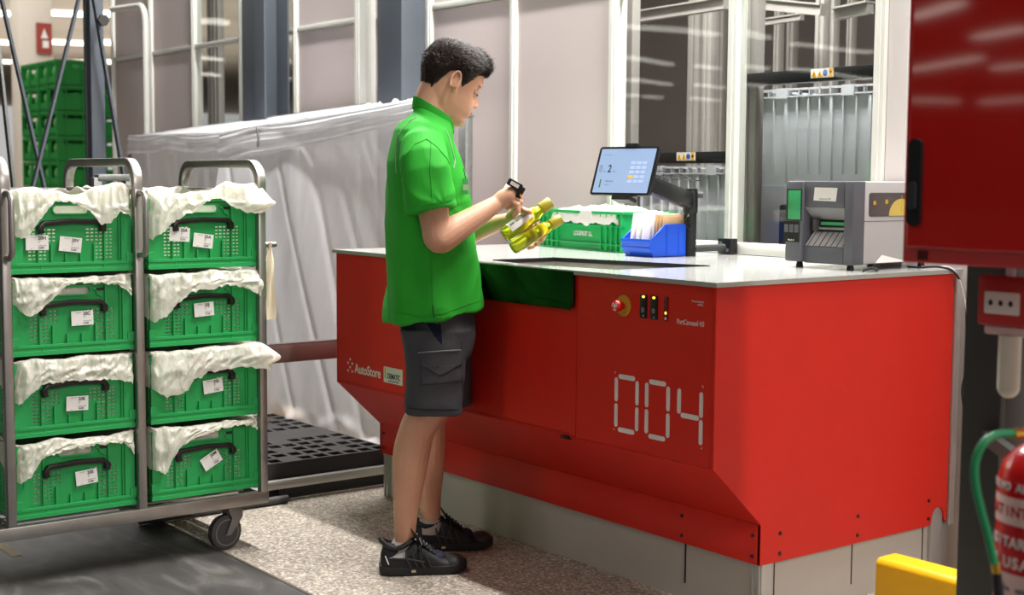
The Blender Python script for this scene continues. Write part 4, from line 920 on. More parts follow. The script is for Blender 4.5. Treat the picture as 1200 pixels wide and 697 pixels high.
for y in PY[1:3]:
    b = MB(); r_ = .03; x = TX - .004; yy = y + .014
    pts = [(x, yy, 1.245), (x + .03, yy, 1.245)] + [(x + .03 + r_ * math.sin(a * PI / 10), yy, 1.215 + r_ * math.cos(a * PI / 10)) for a in range(1, 6)] + [(x + .03 + r_ * math.cos(a * PI / 10), yy, 1.075 - r_ * math.sin(a * PI / 10)) for a in range(0, 5)] + [(x + .03, yy, 1.045), (x, yy, 1.045)]
    b.tube(pts, .0095, n=14); b.build('side_grip', M['steel'], cage)
b = MB(); b.cyl((TX - .012, PY[3] + .026, 1.066), (TX - .012, PY[3] + .066, 1.066), .010); b.ball((TX - .012, PY[3] + .066, 1.066), .010, 12); b.build('peg', M['steel'], cage)
def caster(x, y, ang, scale=1.0):
    R_ = Matrix.Rotation(ang, 3, 'Z'); ax = R_ @ V((1, 0, 0)); fw = R_ @ V((0, 1, 0)); c = V((x, y, .0615))
    b = MB(); b.lathe(c - ax * .016, ax, [(0, .045), (.001, .056), (.004, .061), (.028, .061), (.031, .056), (.032, .045)], 36); w = b.build('caster_wheel', M['rubber'], cage)
    b = MB(); b.lathe(c - ax * .0175, ax, [(0, .0), (.001, .047), (.034, .047), (.035, 0)], 36); b.build('rim', M['rubber_light'], w)
    b = MB(); b.lathe(c - ax * .0185, ax, [(0, .0), (.001, .043), (.036, .043), (.037, 0)], 36); b.build('hub', M['rubber'], w)
    b = MB(); top = c + fw * .028 + V((0, 0, .088))
    for s_ in (-1, 1):
        o_ = ax * s_ * .024; t_ = ax * s_ * .003
        b.prism([c + o_ - fw * .014 + V((0, 0, -.008)), c + o_ + fw * .010 - V((0, 0, .008)), c + o_ + fw * .058 + V((0, 0, .05)), c + o_ + fw * .058 + V((0, 0, .090)), c + o_ - fw * .004 + V((0, 0, .090)), c + o_ + fw * .014 + V((0, 0, .048))], t_)
    b.box(c + fw * .025 + V((0, 0, .091)), (.056, .07, .005), R_); b.cyl(c + fw * .01 + V((0, 0, .088)), c + fw * .01 + V((0, 0, .097)), .02)
    b.cyl(c - ax * .03, c + ax * .03, .008); b.build('caster_fork', mat('fork_grey', (120, 118, 116), .45, metal=.5), cage, bevel=.001)
caster(-4.41, 2.112, math.radians(8)); caster(-4.93, 2.08, math.radians(35)); caster(-4.41, 1.03, math.radians(8)); caster(-4.93, 1.05, math.radians(-20))

def folding_crate():
    t = empty('folding_crate', (0, 0, 0), 'x', 'crate', 'green folding crates in the roll cage')
    H = .235; b = MB(); rows = [.043 + .0115 * k for k in range(9)]; slots = []
    for k, z in enumerate(rows):
        for s_ in (-1, 1):
            sh = .002 if k % 2 else 0
            slots += [(s_ * .137, s_ * (.126 + sh), z), (s_ * (.122 + sh), s_ * .114, z), (s_ * .103, s_ * (.092 + sh), z), (s_ * (.088 + sh), s_ * .080, z)]
            if k >= 5: slots += [(s_ * .075, s_ * .064, z), (s_ * .060, s_ * .050, z)]
    slots = [(min(a, c), max(a, c), z) for a, c, z in slots]
    hand = (-.058, .058, .188, .214)
    ys = [-.19, .19, hand[0], hand[1]]; zs = [.03, H, hand[2], hand[3]]
    for a, c, z in slots: ys += [a, c]; zs += [z, z + .0048]
    def hole(y, z):
        if hand[0] < y < hand[1] and hand[2] < z < hand[3]: return True
        return any(a < y < c and q < z < q + .0048 for a, c, q in slots)
    b.plate(ys, zs, hole, .003, lambda p: V((.286 + p.x, p.y, p.z)))
    b.plate([-.19, .19], [.03, H], lambda y, z: False, .003, lambda p: V((-.283 + p.x, p.y, p.z)))
    # long sides
    sl = []; 
    for k, z in enumerate(rows):
        for c in range(-4, 5):
            for d in (-.013, .006): sl.append((c * .055 + d, c * .055 + d + .010, z))
    ys = [-.286, .286]; zs = [.03, H]
    for a, c, z in sl: ys += [a, c]; zs += [z, z + .0048]
    hs_ = {(round(a, 4), round(z, 4)) for a, c, z in sl}
    def hole2(y, z):
        return any(a < y < c and q < z < q + .0048 for a, c, q in sl)
    for s_ in (-1, 1): b.plate(ys, zs, hole2, .003, lambda p: V((p.y, s_ * (.190 + p.x), p.z)))
    b.b2((-.29, -.19, .003), (.29, .19, .007)); b.build('wall', M['green'], t, smooth=0)
    r = MB()
    for y, z1, w in ((-.108, H, .005), (.108, H, .005), (-.066, .092, .006), (-.020, .062, .005), (.028, .062, .005), (.074, .092, .006)): r.b2((.286, y - w / 2, .034), (.295, y + w / 2, z1))
    for s_ in (-1, 1):
        r.b2((.270, s_ * .162, .034), (.299, s_ * .195, H)); r.b2((.286, s_ * .155, .034), (.292, s_ * .162, H)); r.b2((-.298, s_ * .165, .034), (-.275, s_ * .195, H))
        for x in (-.2, -.1, 0, .1, .2): r.b2((x - .003, s_ * .190, .034), (x + .003, s_ * .1955, H))
        r.b2((.297, s_ * .168 if s_ > 0 else -.174, .10), (.3005, s_ * .174 if s_ > 0 else -.168, .125))
    r.b2((.283, -.19, .224), (.297, .19, .235)); r.b2((.283, -.19, .214), (.292, .19, .218)); r.b2((-.297, -.19, .224), (-.283, .19, .235))
    for s_ in (-1, 1): r.b2((-.29, s_ * .190, .224), (.29, s_ * .197, .235))
    # ring round the hand opening
    ol = rrect(.124, .034, .016, 6); il = rrect(.114, .024, .0119, 6); rings = []
    for q, x in ((ol, .286), (ol, .293), (il, .293), (il, .282)): rings.append([(x, y, .201 + z) for y, z in q])
    r.loft(rings, False, False)
    for s_ in (-1, 1):
        r.tube([(.289, s_ * .064, .206), (.289, s_ * .078, .200), (.289, s_ * .080, .188), (.289, s_ * .098, .176)], .0028, n=6)
    r.build('frame', M['green'], t, bevel=.0008, smooth=0)
    y_ = MB(); y_.b2((-.300, -.197, 0), (.300, .197, .005)); 
    for s_ in (-1, 1):
        y_.b2((s_ * .292, -.1985, 0), (s_ * .303, .1985, .014)); y_.b2((s_ * .290, -.197, .012), (s_ * .299, .197, .026)); y_.b2((s_ * .291, -.1985, .024), (s_ * .302, .1985, .034))
        y_.b2((-.302, s_ * .190, 0), (.302, s_ * .199, .014)); y_.b2((-.300, s_ * .189, .012), (.300, s_ * .1955, .026)); y_.b2((-.302, s_ * .190, .024), (.302, s_ * .1985, .034))
        for c in (-1, 1): y_.b2((s_ * .287, c * .178, .03), (s_ * .303, c * .199, .058)); y_.b2((s_ * .296, c * .10, .012), (s_ * .3015, c * .104, .026))
    y_.build('tray', M['green'], t, bevel=.001, smooth=0)
    h = MB(); pts = [(-.099, .126), (-.101, .146), (-.092, .158), (-.060, .160), (0, .165), (.060, .162), (.092, .161), (.102, .148), (.100, .130)]; rings = []
    for i, (y, z) in enumerate(pts):
        a = V(pts[max(i - 1, 0)]); c = V(pts[min(i + 1, len(pts) - 1)]); d = (c - a).normalized(); nn = V((-d.y, d.x)); w = .0085 if 1 < i < 7 else .0115
        rings.append([(.290 + q, y + nn.x * sn * w, z + nn.y * sn * w) for q, sn in ((0, -1), (.017, -.8), (.017, .8), (0, 1))])
    h.loft(rings); h.build('handle', M['handle_black'], t, bevel=.0015)
    for s_ in (-1, 1):
        h = MB(); h.cyl((.300, s_ * .099, .136), (.309, s_ * .099, .136), .006, n=10); h.build('hinge', M['handle_black'], t)
        h = MB(); h.b2((.286, s_ * .080, .1975), (.2875, s_ * .104, .207)); h.build('latch_slot', M['handle_black'], t)
    return t
crate0 = folding_crate()
YC = [1.583, 2.034]
def crate_label(c, x, y, z, ang, code, date):
    """sticker on the front, (y, z) its centre in crate coordinates"""
    m_ = Matrix.Translation((c.location.x + .3015 if False else c.location.x + .2885, c.location.y + y, c.location.z + z)) @ Matrix.Rotation(ang, 4, 'X') @ frame((.0085, 0, 0), (0, 1, 0), (0, 0, 1))
    b = MB(); b.prism([m_ @ V((a, d, 0)) for a, d in ((-.036, -.0235), (.036, -.0235), (.036, .0235), (-.036, .0235))], (.0008, 0, 0)); s_ = b.build('label', M['paper'], None, smooth=0); link_to(s_, c)
    mk = lambda body, sz, u, v, m, bd=0.0: text('lettering', body, sz, m, m_ @ Matrix.Translation((u, v, .0014)), s_, bold=bd, align='LEFT', extr=.0001)
    mk(code, .0150, .002, .014, M['ink'], .0003); mk("1'", .011, .003, .002, M['ink']); mk('pedido web', .0055, .002, -.0090, M['grey_ink']); mk(date, .0085, .002, -.0165, M['ink'], .0001); mk('tienda 20', .0050, -.022, .0185, M['grey_ink'])
    mk('A 2', .0045, -.022, -.0195, M['grey_ink'])
drops = {
 (0, 0): ([(-.195, .115), (-.15, .12), (-.10, .05), (-.06, .006), (-.01, .008), (.05, .04), (.085, .085), (.12, .075), (.15, .04), (.195, .055)], .0),
 (1, 0): ([(-.195, .13), (-.16, .115), (-.11, .07), (-.05, .045), (0, .01), (.05, .0), (.09, .02), (.12, .045), (.16, .05), (.195, .045)], .055),
 (0, 1): ([(-.195, .07), (-.16, .105), (-.12, .095), (-.08, .06), (-.04, .02), (0, .010), (.08, .012), (.14, .02), (.195, .055)], .0),
 (1, 1): ([(-.195, .15), (-.15, .13), (-.11, .09), (-.06, .055), (0, .05), (.07, .035), (.13, .045), (.195, .075)], .02),
 (0, 2): ([(-.195, .125), (-.16, .10), (-.12, .065), (-.05, .060), (.02, .062), (.09, .066), (.15, .075), (.195, .085)], .0),
 (1, 2): ([(-.195, .12), (-.15, .14), (-.09, .135), (-.05, .09), (.0, .070), (.08, .065), (.14, .062), (.195, .075)], .065),
 (0, 3): ([(-.195, .115), (-.16, .10), (-.12, .04), (-.05, .022), (.03, .018), (.1, .014), (.15, .02), (.195, .06)], .0),
 (1, 3): ([(-.195, .13), (-.16, .14), (-.11, .06), (-.05, .03), (.03, .012), (.1, .004), (.15, .006), (.195, .03)], .0),
}
def liner(c, key, label):
    tab, ear = drops[key]; top = key[1] == 0; seed = key[0] * 7.3 + key[1] * 3.1
    hx, hy = .303, .198; per = []
    N1, N2, N3 = 150, 40, 24
    for i in range(N1): per.append((hx, -hy + 2 * hy * i / (N1 - 1), (1, 0), 'f'))
    for i in range(1, N2): per.append((hx - 2 * hx * i / N2, hy, (0, 1), 'r'))
    for i in range(N3): per.append((-hx, hy - 2 * hy * i / (N3 - 1), (-1, 0), 'b'))
    for i in range(1, N2): per.append((-hx + 2 * hx * i / N2, -hy, (0, -1), 'l'))
    T = 20; vs = []; n = len(per); H = .235
    for i, (x, y, nn, sd) in enumerate(per):
        nx, ny = nn
        if sd == 'f': drop = interp(tab, y); ef = smoothstep(.08, .198, y)
        elif sd == 'r': d_ = (hx - x); drop = interp([(0, tab[-1][1]), (.12, .05), (.6, .03)], d_); ef = 1 - smoothstep(0, .10, d_)
        elif sd == 'l': d_ = (hx - x); drop = interp([(0, tab[0][1]), (.15, .06), (.6, .03)], d_); ef = 0
        else: drop = .05; ef = 0
        # rounded corners
        cn = max(0, 1 - min(abs(abs(y) - hy) if sd in 'fb' else 0, 1) / .03) * max(0, 1 - min(abs(abs(x) - hx) if sd in 'lr' else 0, 1) / .03)
        p = V((x, y)); 
        w1 = noise.noise(V((x * 9, y * 14, seed))); w2 = noise.noise(V((x * 24 + 5, y * 38, seed + 3))); w3 = noise.noise(V((x * 60, y * 90, seed + 9)))
        bulk = (.012 if not top else .030) + (.010 if not top else .020) * w1 + .004 * w2
        if top and key[0] == 0 and sd == 'f': bulk += .028 * math.exp(-((y - .14) / .05) ** 2) - .016 * math.exp(-((y + .02) / .07) ** 2)
        if top and key[0] == 1 and sd == 'f': bulk += .028 * smoothstep(.0, .10, y) - .01
        bulk = max(.003, bulk); bulk = min(bulk, .019 if not top else .06)
        lim = .024 if sd == 'f' else (.006 if sd in 'lr' and not (ef > 0 and ear) else .012)
        for j in range(T):
            if j < 3: off = -.022 - .004 * w2; z = (.012, .10, .205)[j] + (.01 * w1 if j == 2 else 0)
            elif j == 3: off = -.018; z = H + bulk * .7
            elif j == 4: off = -.004; z = H + bulk
            else:
                q = (j - 4) / (T - 5); wr = (.5 - abs(noise.noise(V((x * 26 + q * 1.5, y * 30 + q * 2, q * 1.6 + seed)))) * 2) * .012 + (.4 - abs(noise.noise(V((x * 60 - q * 3, y * 66 + q * 4, q * 4 + seed)))) * 2) * .0035
                off = .004 + .012 * math.sin(min(1, q * 1.6) * PI / 2) + wr + (.010 * q if sd == 'f' else 0)
                off = max(.0015, min(lim, off)); z = H + bulk * (1 - smoothstep(0, .35, q)) - (drop + .007 * w3 + .005 * w2) * q
                if ear: off += ear * ef * math.sin(min(1, q * 1.3) * PI * .75); z += ear * .25 * ef * (1 - q)
            px_, py_ = x + nx * off, y + ny * off
            if ear and sd == 'f' and j > 4: py_ += ear * .9 * ef * math.sin(min(1, q * 1.3) * PI * .8)
            rr = .010 * cn if off > 0 else 0
            vs.append((c.location.x + px_ - rr * (1 if x > 0 else -1), c.location.y + py_ - rr * (1 if y > 0 else -1), c.location.z + z))
    fs = [(i * T + j, ((i + 1) % n) * T + j, ((i + 1) % n) * T + j + 1, i * T + j + 1) for i in range(n) for j in range(T - 1)]
    b = MB(); b.add(vs, fs); o = b.build('bag_liner', M['bag'], None, smooth=180); return tag(o, label, 'bag', 'white bag liners over the crate rims')
names_r = ['top row', 'second row', 'third row', 'bottom row']; names_c = ['left', 'right']
codes = {(0, 0): [(-.112, .098, 0, '20H', '16:00'), (-.004 - .002, .090, -.12, '20V', '16:00')], (1, 0): [(-.085, .115, -.07, '20A', '15:30'), (.0, .092, -.13, '20A', '16:00')],
         (0, 1): [(.028, .112, .02, '20C', '16:00')], (1, 1): [(.0, .118, .06, '20J', '17:00')], (0, 2): [(.006, .096, -.03, '20K', '16:00')], (1, 2): [(.03, .112, .10, '20L', '17:00')],
         (0, 3): [(.032, .112, .08, '20S', '16:00')], (1, 3): [(.02, .116, .50, '20M', '17:00')]}
liner_words = {(0, 0): 'with a long tail at its left', (1, 0): 'flaring out past the cage post', (0, 1): 'bunched at its left', (1, 1): 'hanging low at its left and thin at its right', (0, 2): 'forming an even white band', (1, 2): 'forming a deep band with a pointed dip', (0, 3): 'rolled thin with a tail at its left', (1, 3): 'balled up at its left corner'}
crates = [crate0] + [cp(crate0) for _ in range(7)]
for ci in range(2):
    for ri in range(4):
        o = crates[ci * 4 + ri]
        o.location = (-4.685, YC[ci], ZL[ri]); bpy.context.view_layer.update()
        extra = {(0, 0): ' with two level white labels', (1, 0): ' with two tilted white labels', (1, 3): ' with one steeply tilted label'}.get((ci, ri), ' with one white label')
        o['label'] = 'green folding crate, %s of the %s cage column,%s' % (names_r[ri], names_c[ci], extra)
        for (y, z, a, code, date) in codes[(ci, ri)]: crate_label(o, 0, y, z, a, code, date)
        liner(o, (ci, ri), 'white bag liner, %s %s crate, %s' % (names_r[ri].replace(' row', '-row'), names_c[ci], liner_words[(ci, ri)]))
# strap hanging from the peg
g = MB(); vs = []
for j in range(16):
    q = j / 15; z = 1.074 - .27 * q; w = .004 + .012 * smoothstep(0, .3, q) + .003 * math.sin(q * 9)
    for s_ in range(5): a = (s_ / 4 - .5) * 2; vs.append((TX + .002 + .008 * math.sin(a * 4 + q * 5), PY[3] + .042 + a * w, z))
g.add(vs, [(j * 5 + s_, j * 5 + s_ + 1, (j + 1) * 5 + s_ + 1, (j + 1) * 5 + s_) for j in range(15) for s_ in range(4)])
o = g.build('bag_strip', mat('cream_strip', (222, 208, 180), .6), None, smooth=180); tag(o, 'cream strip of bag plastic hanging from the peg on the cage side', 'strip')

# ================================================================== PALLETS, RAIL, TENT
def pallet(x0, x1, y0, y1, z0, H, label):
    t = empty('plastic_pallet', ((x0 + x1) / 2, (y0 + y1) / 2, z0), label, 'pallet', 'black plastic pallets')
    b = MB(); xs = [x0]; ys = [y0]
    nx, ny = 12, 12; hx, hy = (x1 - x0) / nx, (y1 - y0) / ny
    for i in range(nx): xs += [x0 + hx * (i + .18), x0 + hx * (i + .82)]
    for j in range(ny): ys += [y0 + hy * (j + .14), y0 + hy * (j + .86)]
    xs.append(x1); ys.append(y1)
    def hole(a, c):
        u = (a - x0) / hx; v = (c - y0) / hy; i, j = int(u), int(v); u -= i; v -= j
        return .18 < u < .82 and .14 < v < .86 and (i * 5 + j * 3) % 7 != 0 and i not in (5, 6)
    b.plate(xs, ys, hole, .016, lambda p: V((p.y, p.z, z0 + H + p.x))); b.build('deck', M['black_pl'], t, smooth=0)
    for i in (0, .44, .88):
        for j in (0, .44, .88): b = MB(); b.b2((x0 + (x1 - x0) * i, y0 + (y1 - y0) * j, z0 + .02), (x0 + (x1 - x0) * (i + .12), y0 + (y1 - y0) * (j + .12), z0 + H - .016)); b.build('block', M['black_pl'], t)
    b = MB(); b.b2((x0, y0, z0 + H - .04), (x0 + .01, y1, z0 + H - .016)); b.b2((x1 - .01, y0, z0 + .02), (x1, y1, z0 + H - .016)); b.b2((x0, y0, z0 + H - .04), (x1, y0 + .01, z0 + H - .016))  # rail-side skirt runs deeper, its black standing in for shade underneath
    b.build('skirt_and_shade', M['black_pl'], t)
    b = MB()
    for i in (0, .44, .88): b.b2((x0 + (x1 - x0) * i, y0, z0), (x0 + (x1 - x0) * (i + .12), y1, z0 + .02))
    b.build('skid', M['black_pl'], t)
M['black_pl'] = mat('dusty_black_plastic', (44, 43, 43), .45, var=.15, scale=5)
pallet(-6.05, -4.97, 2.30, 3.16, 0.0, .15, 'black plastic pallet on the floor between the cage and the machine')
t = empty('conveyor_rail', (-4.94, 2.8, 0), 'low silver rail in front of the black pallet', 'rail')
b = MB(); b.b2((-4.955, 2.0, .052), (-4.93, 3.3, .088)); b.b2((-4.93, 2.0, .078), (-4.922, 3.3, .088)); b.build('rail', M['alu'], t, bevel=.002)
for y in (2.05, 2.6, 3.2): b = MB(); b.b2((-4.953, y, 0), (-4.935, y + .03, .052)); b.build('foot', M['black'], t)
b = MB(); b.tube([(-4.90, 2.0, .018), (-4.90, 2.62, .018)], .016); tag(b.build('floor_pipe', M['rubber']), 'dark grey pipe on the floor at the cage side of the silver rail', 'pipe')
b = empty('guard_rail', (-5.15, 2.9, 0), 'brownish steel rail level with the machine, in front of the plastic sheet', 'rail')
k = MB(); p = onp(322, 404, 0, -5.0); q = onp(400, 399, 0, -5.0); r0 = onp(322, 425, 0, -5.0); r1 = onp(400, 420, 0, -5.0)
zt2 = (p.z + q.z) / 2; zb2 = (r0.z + r1.z) / 2; k.b2((-5.03, 2.26, zb2), (-5.0, 3.2, zt2)); k.b2((-5.06, 2.26, zt2 - .004), (-5.0, 3.2, zt2)); k.build('rail', mat('red_tinted_steel', (120, 96, 92), .35, metal=.5, var=.1), b, bevel=.002)  # brown tint in the steel colour stands in for reflected red
k = MB(); k.b2((-5.03, 3.14, 0), (-4.99, 3.18, zb2)); k.b2((-5.03, 2.27, 0), (-4.99, 2.31, zb2)); k.build('post', M['col_black'], b)

def sheet_obj(name, P4, nu, nv, fold, label, m, seed, sag=0.0, band=False):
    """P4: corners top-left, top-right, bottom-right, bottom-left"""
    tl, tr, br, bl = [V(p) for p in P4]; nrm = (tr - tl).cross(bl - tl).normalized(); vs = []
    for j in range(nv):
        v = j / (nv - 1)
        for i in range(nu):
            u = i / (nu - 1); p = tl.lerp(tr, u).lerp(bl.lerp(br, u), v)
            a = u * (tr - tl).length; h = v * (bl - tl).length
            s_ = (a - .55 * h) * 3.2
            f = (1 - abs(noise.noise(V((s_ * .7, h * .3, seed)))) * 3.0) * .28 + noise.noise(V((s_ * .5, h * .4, seed + 4))) * .4 + max(0, 1 - abs(noise.noise(V((s_ * 1.1, h * .5, seed + 8)))) * 9) * .22
            crump = 0 if band else smoothstep(.86, 1, v)
            if band: f = math.sin(v * 19 + noise.noise(V((a * 1.3, seed, 0))) * 3) * .5 + noise.noise(V((a * 2.5, v * 9, seed))) * .5
            f += crump * (noise.noise(V((a * 9, h * 12, seed))) * 2.2)
            p = p + nrm * fold * f * (.25 + .75 * smoothstep(0, .15, v)); p.z -= sag * math.sin(PI * u) * (1 - v)
            if crump: p.z += .03 * crump * noise.noise(V((a * 7, 3, seed)))
            vs.append(p)
    b = MB(); b.add(vs, [(j * nu + i, j * nu + i + 1, (j + 1) * nu + i + 1, (j + 1) * nu + i) for j in range(nv - 1) for i in range(nu - 1)])
    o = b.build(name, m, None, smooth=180); 
    return o
tent = empty('plastic_tent', (-6.4, 3.4, 0), 'frame wrapped in cloudy clear plastic sheet behind the cage and the man', 'tent')
A_ = onp(262, 158, 1, 3.42); B_ = onp(300, 148, 1, 3.42); C_ = onp(520, 116, 1, 3.42); D_ = onp(152, 161, 1, 3.84); E_ = onp(418, 118, 1, 3.84); F_ = onp(515, 112, 1, 3.84)
BR = V((C_.x + .05, 3.32, .02)); BL = V((A_.x + .3, 2.98, .02))
def fr(p, q, r=.012):
    g = MB(); g.tube([p, q], r, n=8); g.build('frame_tube', M['galv'], tent)
fr(A_, C_); fr(D_, F_); fr(A_, D_); fr(C_, F_); fr(A_, (A_.x, A_.y, 0), .016); fr(D_, (D_.x, D_.y, 0)); fr(F_, (F_.x, F_.y, 0))
g = MB(); q = onp(545.5, 137, 1, 3.72); g.b2((q.x - .03, 3.70, 0), (q.x + .03, 3.74, q.z)); g.build('end_post', M['galv'], tent, bevel=.003)
g = MB(); g.b2((q.x - .032, 3.695, q.z), (q.x + .032, 3.745, q.z + .008)); g.build('post_cap', M['galv'], tent)
for nm, P4, nu, nv, fold, sd in (('front_sheet', (A_, C_, BR, BL), 120, 90, .034, 1.0), ('end_sheet', (D_, A_, (A_.x, A_.y, .02), (D_.x, D_.y, .02)), 60, 50, .03, 5.0), ('roof_sheet', (D_ + V((0, 0, .01)), F_ + V((0, 0, .01)), C_ + V((0, 0, .012)), A_ + V((0, 0, .012))), 90, 20, .018, 9.0)):
    o = sheet_obj(nm, P4, nu, nv, fold, '', M['sheet'], sd); link_to(o, tent)
# gathered band of sheet along the upper front edge
o = sheet_obj('valance', (A_ + V((0, -.02, .015)), C_ + V((0, -.02, .02)), C_ + V((0, -.03, -.07)), A_ + V((0, -.03, -.17))), 110, 30, .012, '', M['sheet'], 13.0, band=True); link_to(o, tent)
o = sheet_obj('valance', (D_.lerp(A_, 0) + V((0.02, -.02, .015)), A_ + V((0, -.02, .015)), A_ + V((0, -.03, -.10)), D_ + V((0.02, -.03, -.12))), 60, 24, .008, '', M['sheet'], 17.0, band=True); link_to(o, tent)
g = MB(); g.tube([onp(301, 150, 1, 3.38), onp(303, 162, 1, 3.36), onp(302, 172, 1, 3.35)], .006, n=6); g.build('clip', M['col_black'], tent)
yb = onp(340, 490, 1, 3.24); g = MB(); g.ball((yb.x, 3.24, yb.z), (.08, .06, .06), 16); g.cyl((yb.x, 3.24, yb.z - .05), (yb.x, 3.24, 0), .03)  # unidentified small yellow object, its shape made up
tag(g.build('yellow_object', M['yellow']), 'blurred yellow object low behind the plastic sheet', 'cap')
# ================================================================== THE MAN
H0 = 4.63
def ring(c, ax, ay, a, b, n=28, sq=2.0, tilt=None):
    """ellipse-like ring, half-axis a along ax, b along ay"""
    out = []
    for k in range(n):
        t = 2 * PI * k / n; ct, st = math.cos(t), math.sin(t)
        e = 2 / sq; x = math.copysign(abs(ct) ** e, ct); y = math.copysign(abs(st) ** e, st)
        out.append(V(c) + ax * (a * x) + ay * (b * y))
    return out
bf = (RH * math.cos(.16) + FH * math.sin(.16)).normalized()        # body faces
bl = V((-bf.y, bf.x, 0))                                           # body's left (away from camera)
UP = V((0, 0, 1))
man = empty('person', S(505, 660, H0) * 1, 'man in green polo shirt and charcoal shorts scanning two bottles', 'person')
man.location.z = 0
def limb(pts, rs, n=18):
    """tube through smoothed points, radii rs"""
    P_ = [V(p) for p in pts]; Q = [P_[0]] + P_ + [P_[-1]]; R_ = [rs[0]] + list(rs) + [rs[-1]]; out = []; ro = []
    for i in range(1, len(Q) - 2):
        for k in range(6):
            t = k / 6; a, b_, c_, d_ = Q[i - 1:i + 3]; f = lambda a, b_, c_, d_: .5 * ((2 * b_) + (c_ - a) * t + (2 * a - 5 * b_ + 4 * c_ - d_) * t * t + (3 * b_ - a - 3 * c_ + d_) * t ** 3)
            out.append(f(a, b_, c_, d_)); ro.append(f(*R_[i - 1:i + 3]))
    out.append(P_[-1]); ro.append(rs[-1]); g = MB(); g.tube(out, ro, n=n); g.ball(P_[0], rs[0] * .98, 14); g.ball(P_[-1], rs[-1] * .98, 14); return g
# ---- head frame
HC = S(528, 99, H0 + .02)
yaw, pit = math.radians(20), math.radians(23)
hf0 = RH * math.cos(yaw) + FH * math.sin(yaw)
hf = hf0 * math.cos(pit) - UP * math.sin(pit); hu = hf0 * math.sin(pit) + UP * math.cos(pit); hl = hu.cross(hf)
def HP(x, y, z): return HC + hf * x + hl * y + hu * z
prof = [  # z, front x, back x, half width
 (-.128, .040, -.020, .030), (-.120, .074, -.035, .040), (-.112, .090, -.045, .048), (-.100, .096, -.058, .055), (-.088, .0905, -.068, .059), (-.078, .094, -.075, .062), (-.069, .0985, -.080, .0645),
 (-.060, .0975, -.084, .067), (-.050, .098, -.087, .069), (-.038, .096, -.089, .071), (-.020, .0935, -.092, .0725), (0, .0915, -.096, .0745), (.018, .0925, -.099, .0765), (.032, .099, -.101, .0775), (.05, .0985, -.102, .0785),
 (.07, .093, -.100, .0775), (.09, .080, -.092, .071), (.105, .060, -.076, .058), (.115, .036, -.055, .040), (.121, .008, -.025, .016)]
head = MB(); rings = []
for z, xf, xb, w in prof:
    r_ = []
    for k in range(40):
        t = 2 * PI * k / 40; ct, st = math.cos(t), math.sin(t)
        xm = -.005; x = xm + (xf - xm) * ct if ct > 0 else xm + (xm - xb) * ct
        y = w * math.copysign(abs(st) ** .86, st)
        # eye hollow
        if ct > 0 and -.02 < z < .03: x -= .014 * math.exp(-((abs(y) - .032) / .014) ** 2) * math.exp(-((z - .008) / .014) ** 2)
        r_.append(HP(x, y, z))
    rings.append(r_)
head.loft(rings)
hm = Matrix((hf, hl, hu)).transposed()
# nose
nose = MB(); nr = []
for z, x0, pr, w in ((.022, .088, .008, .007), (.008, .088, .012, .008), (-.008, .088, .020, .009), (-.02, .088, .027, .012), (-.028, .088, .031, .0145), (-.036, .088, .026, .015), (-.041, .088, .014, .011)):
    nr.append([HP(x0 - .008 + (pr + .008) * max(0, math.cos(t)) ** .8 - .006 * (math.cos(t) < 0), w * math.sin(t), z) for t in [2 * PI * k / 16 for k in range(16)]])
nose.loft(nr)
for s_ in (-1, 1): nose.ball(HP(.100, s_ * .011, -.034), (.009, .0065, .0075), 10, hm)
lips = MB(); lips.ball(HP(.0965, 0, -.0605), (.0075, .021, .0042), 14, hm); lips.ball(HP(.0955, 0, -.0695), (.0075, .019, .0048), 14, hm)
brow = MB()
for s_ in (-1, 1): brow.ball(HP(.084, s_ * .030, .030), (.012, .024, .009), 12, hm)
jaw = MB(); jaw.ball(HP(.080, 0, -.103), (.017, .022, .014), 14, hm)
for s_ in (-1, 1): jaw.ball(HP(.008, s_ * .045, -.066), (.030, .016, .030), 14, hm)
ears = MB()
for s_ in (-1, 1):
    er_ = []
    m_ = 14
    pts = []
    for k in range(m_ + 1):
        a = math.radians(-60 + 290 * k / m_); pts.append(HP(-.010 - .0155 * math.cos(a) * 1.0 - .003, s_ * (.0775 + .009 * (1 if -60 <= 0 else 0)), .004 + .030 * math.sin(a)))
    ears.tube(pts, [.0045] * len(pts), n=8); ears.ball(HP(-.010, s_ * .0765, .002), (.015, .006, .027), 14, hm); ears.ball(HP(-.002, s_ * .079, -.026), (.007, .005, .009), 10, hm); ears.ball(HP(.002, s_ * .0785, .0), (.005, .006, .007), 8, hm)
neck = limb([HP(-.035, 0, -.035), HP(-.035, 0, -.09), S(509, 142, H0), S(503, 165, H0)], [.060, .058, .062, .075], 22)
chin_under = limb([HP(.035, 0, -.10), HP(-.01, 0, -.095)], [.030, .045], 14)
# ---- torso (under the shirt), arms
torso = MB(); tr = []
for px, py, a, b_ in ((505, 150, .05, .07), (502, 165, .08, .14), (499, 185, .10, .18), (501, 215, .11, .18), (503, 260, .11, .165), (506, 310, .115, .16), (509, 350, .11, .16), (512, 385, .10, .155), (512, 400, .08, .14)):
    tr.append(ring(S(px, py, H0), bf, bl, a, b_))
torso.loft(tr)
rs_ = S(494, 183, 4.44); re_ = S(514, 281, 4.40); rw = S(583, 238, 4.52)
arm_r = limb([rs_, rs_.lerp(re_, .45) + bf * .004, rs_.lerp(re_, .82), re_, re_.lerp(rw, .22), re_.lerp(rw, .6), rw], [.058, .052, .047, .044, .046, .037, .0265])
ls_ = S(508, 183, 4.84); le_ = S(524, 281, 4.86); lw = S(590, 259.5, 4.70)
arm_l = limb([ls_, ls_.lerp(le_, .5), le_, le_.lerp(lw, .3), le_.lerp(lw, .7), lw], [.055, .048, .043, .043, .033, .0265])
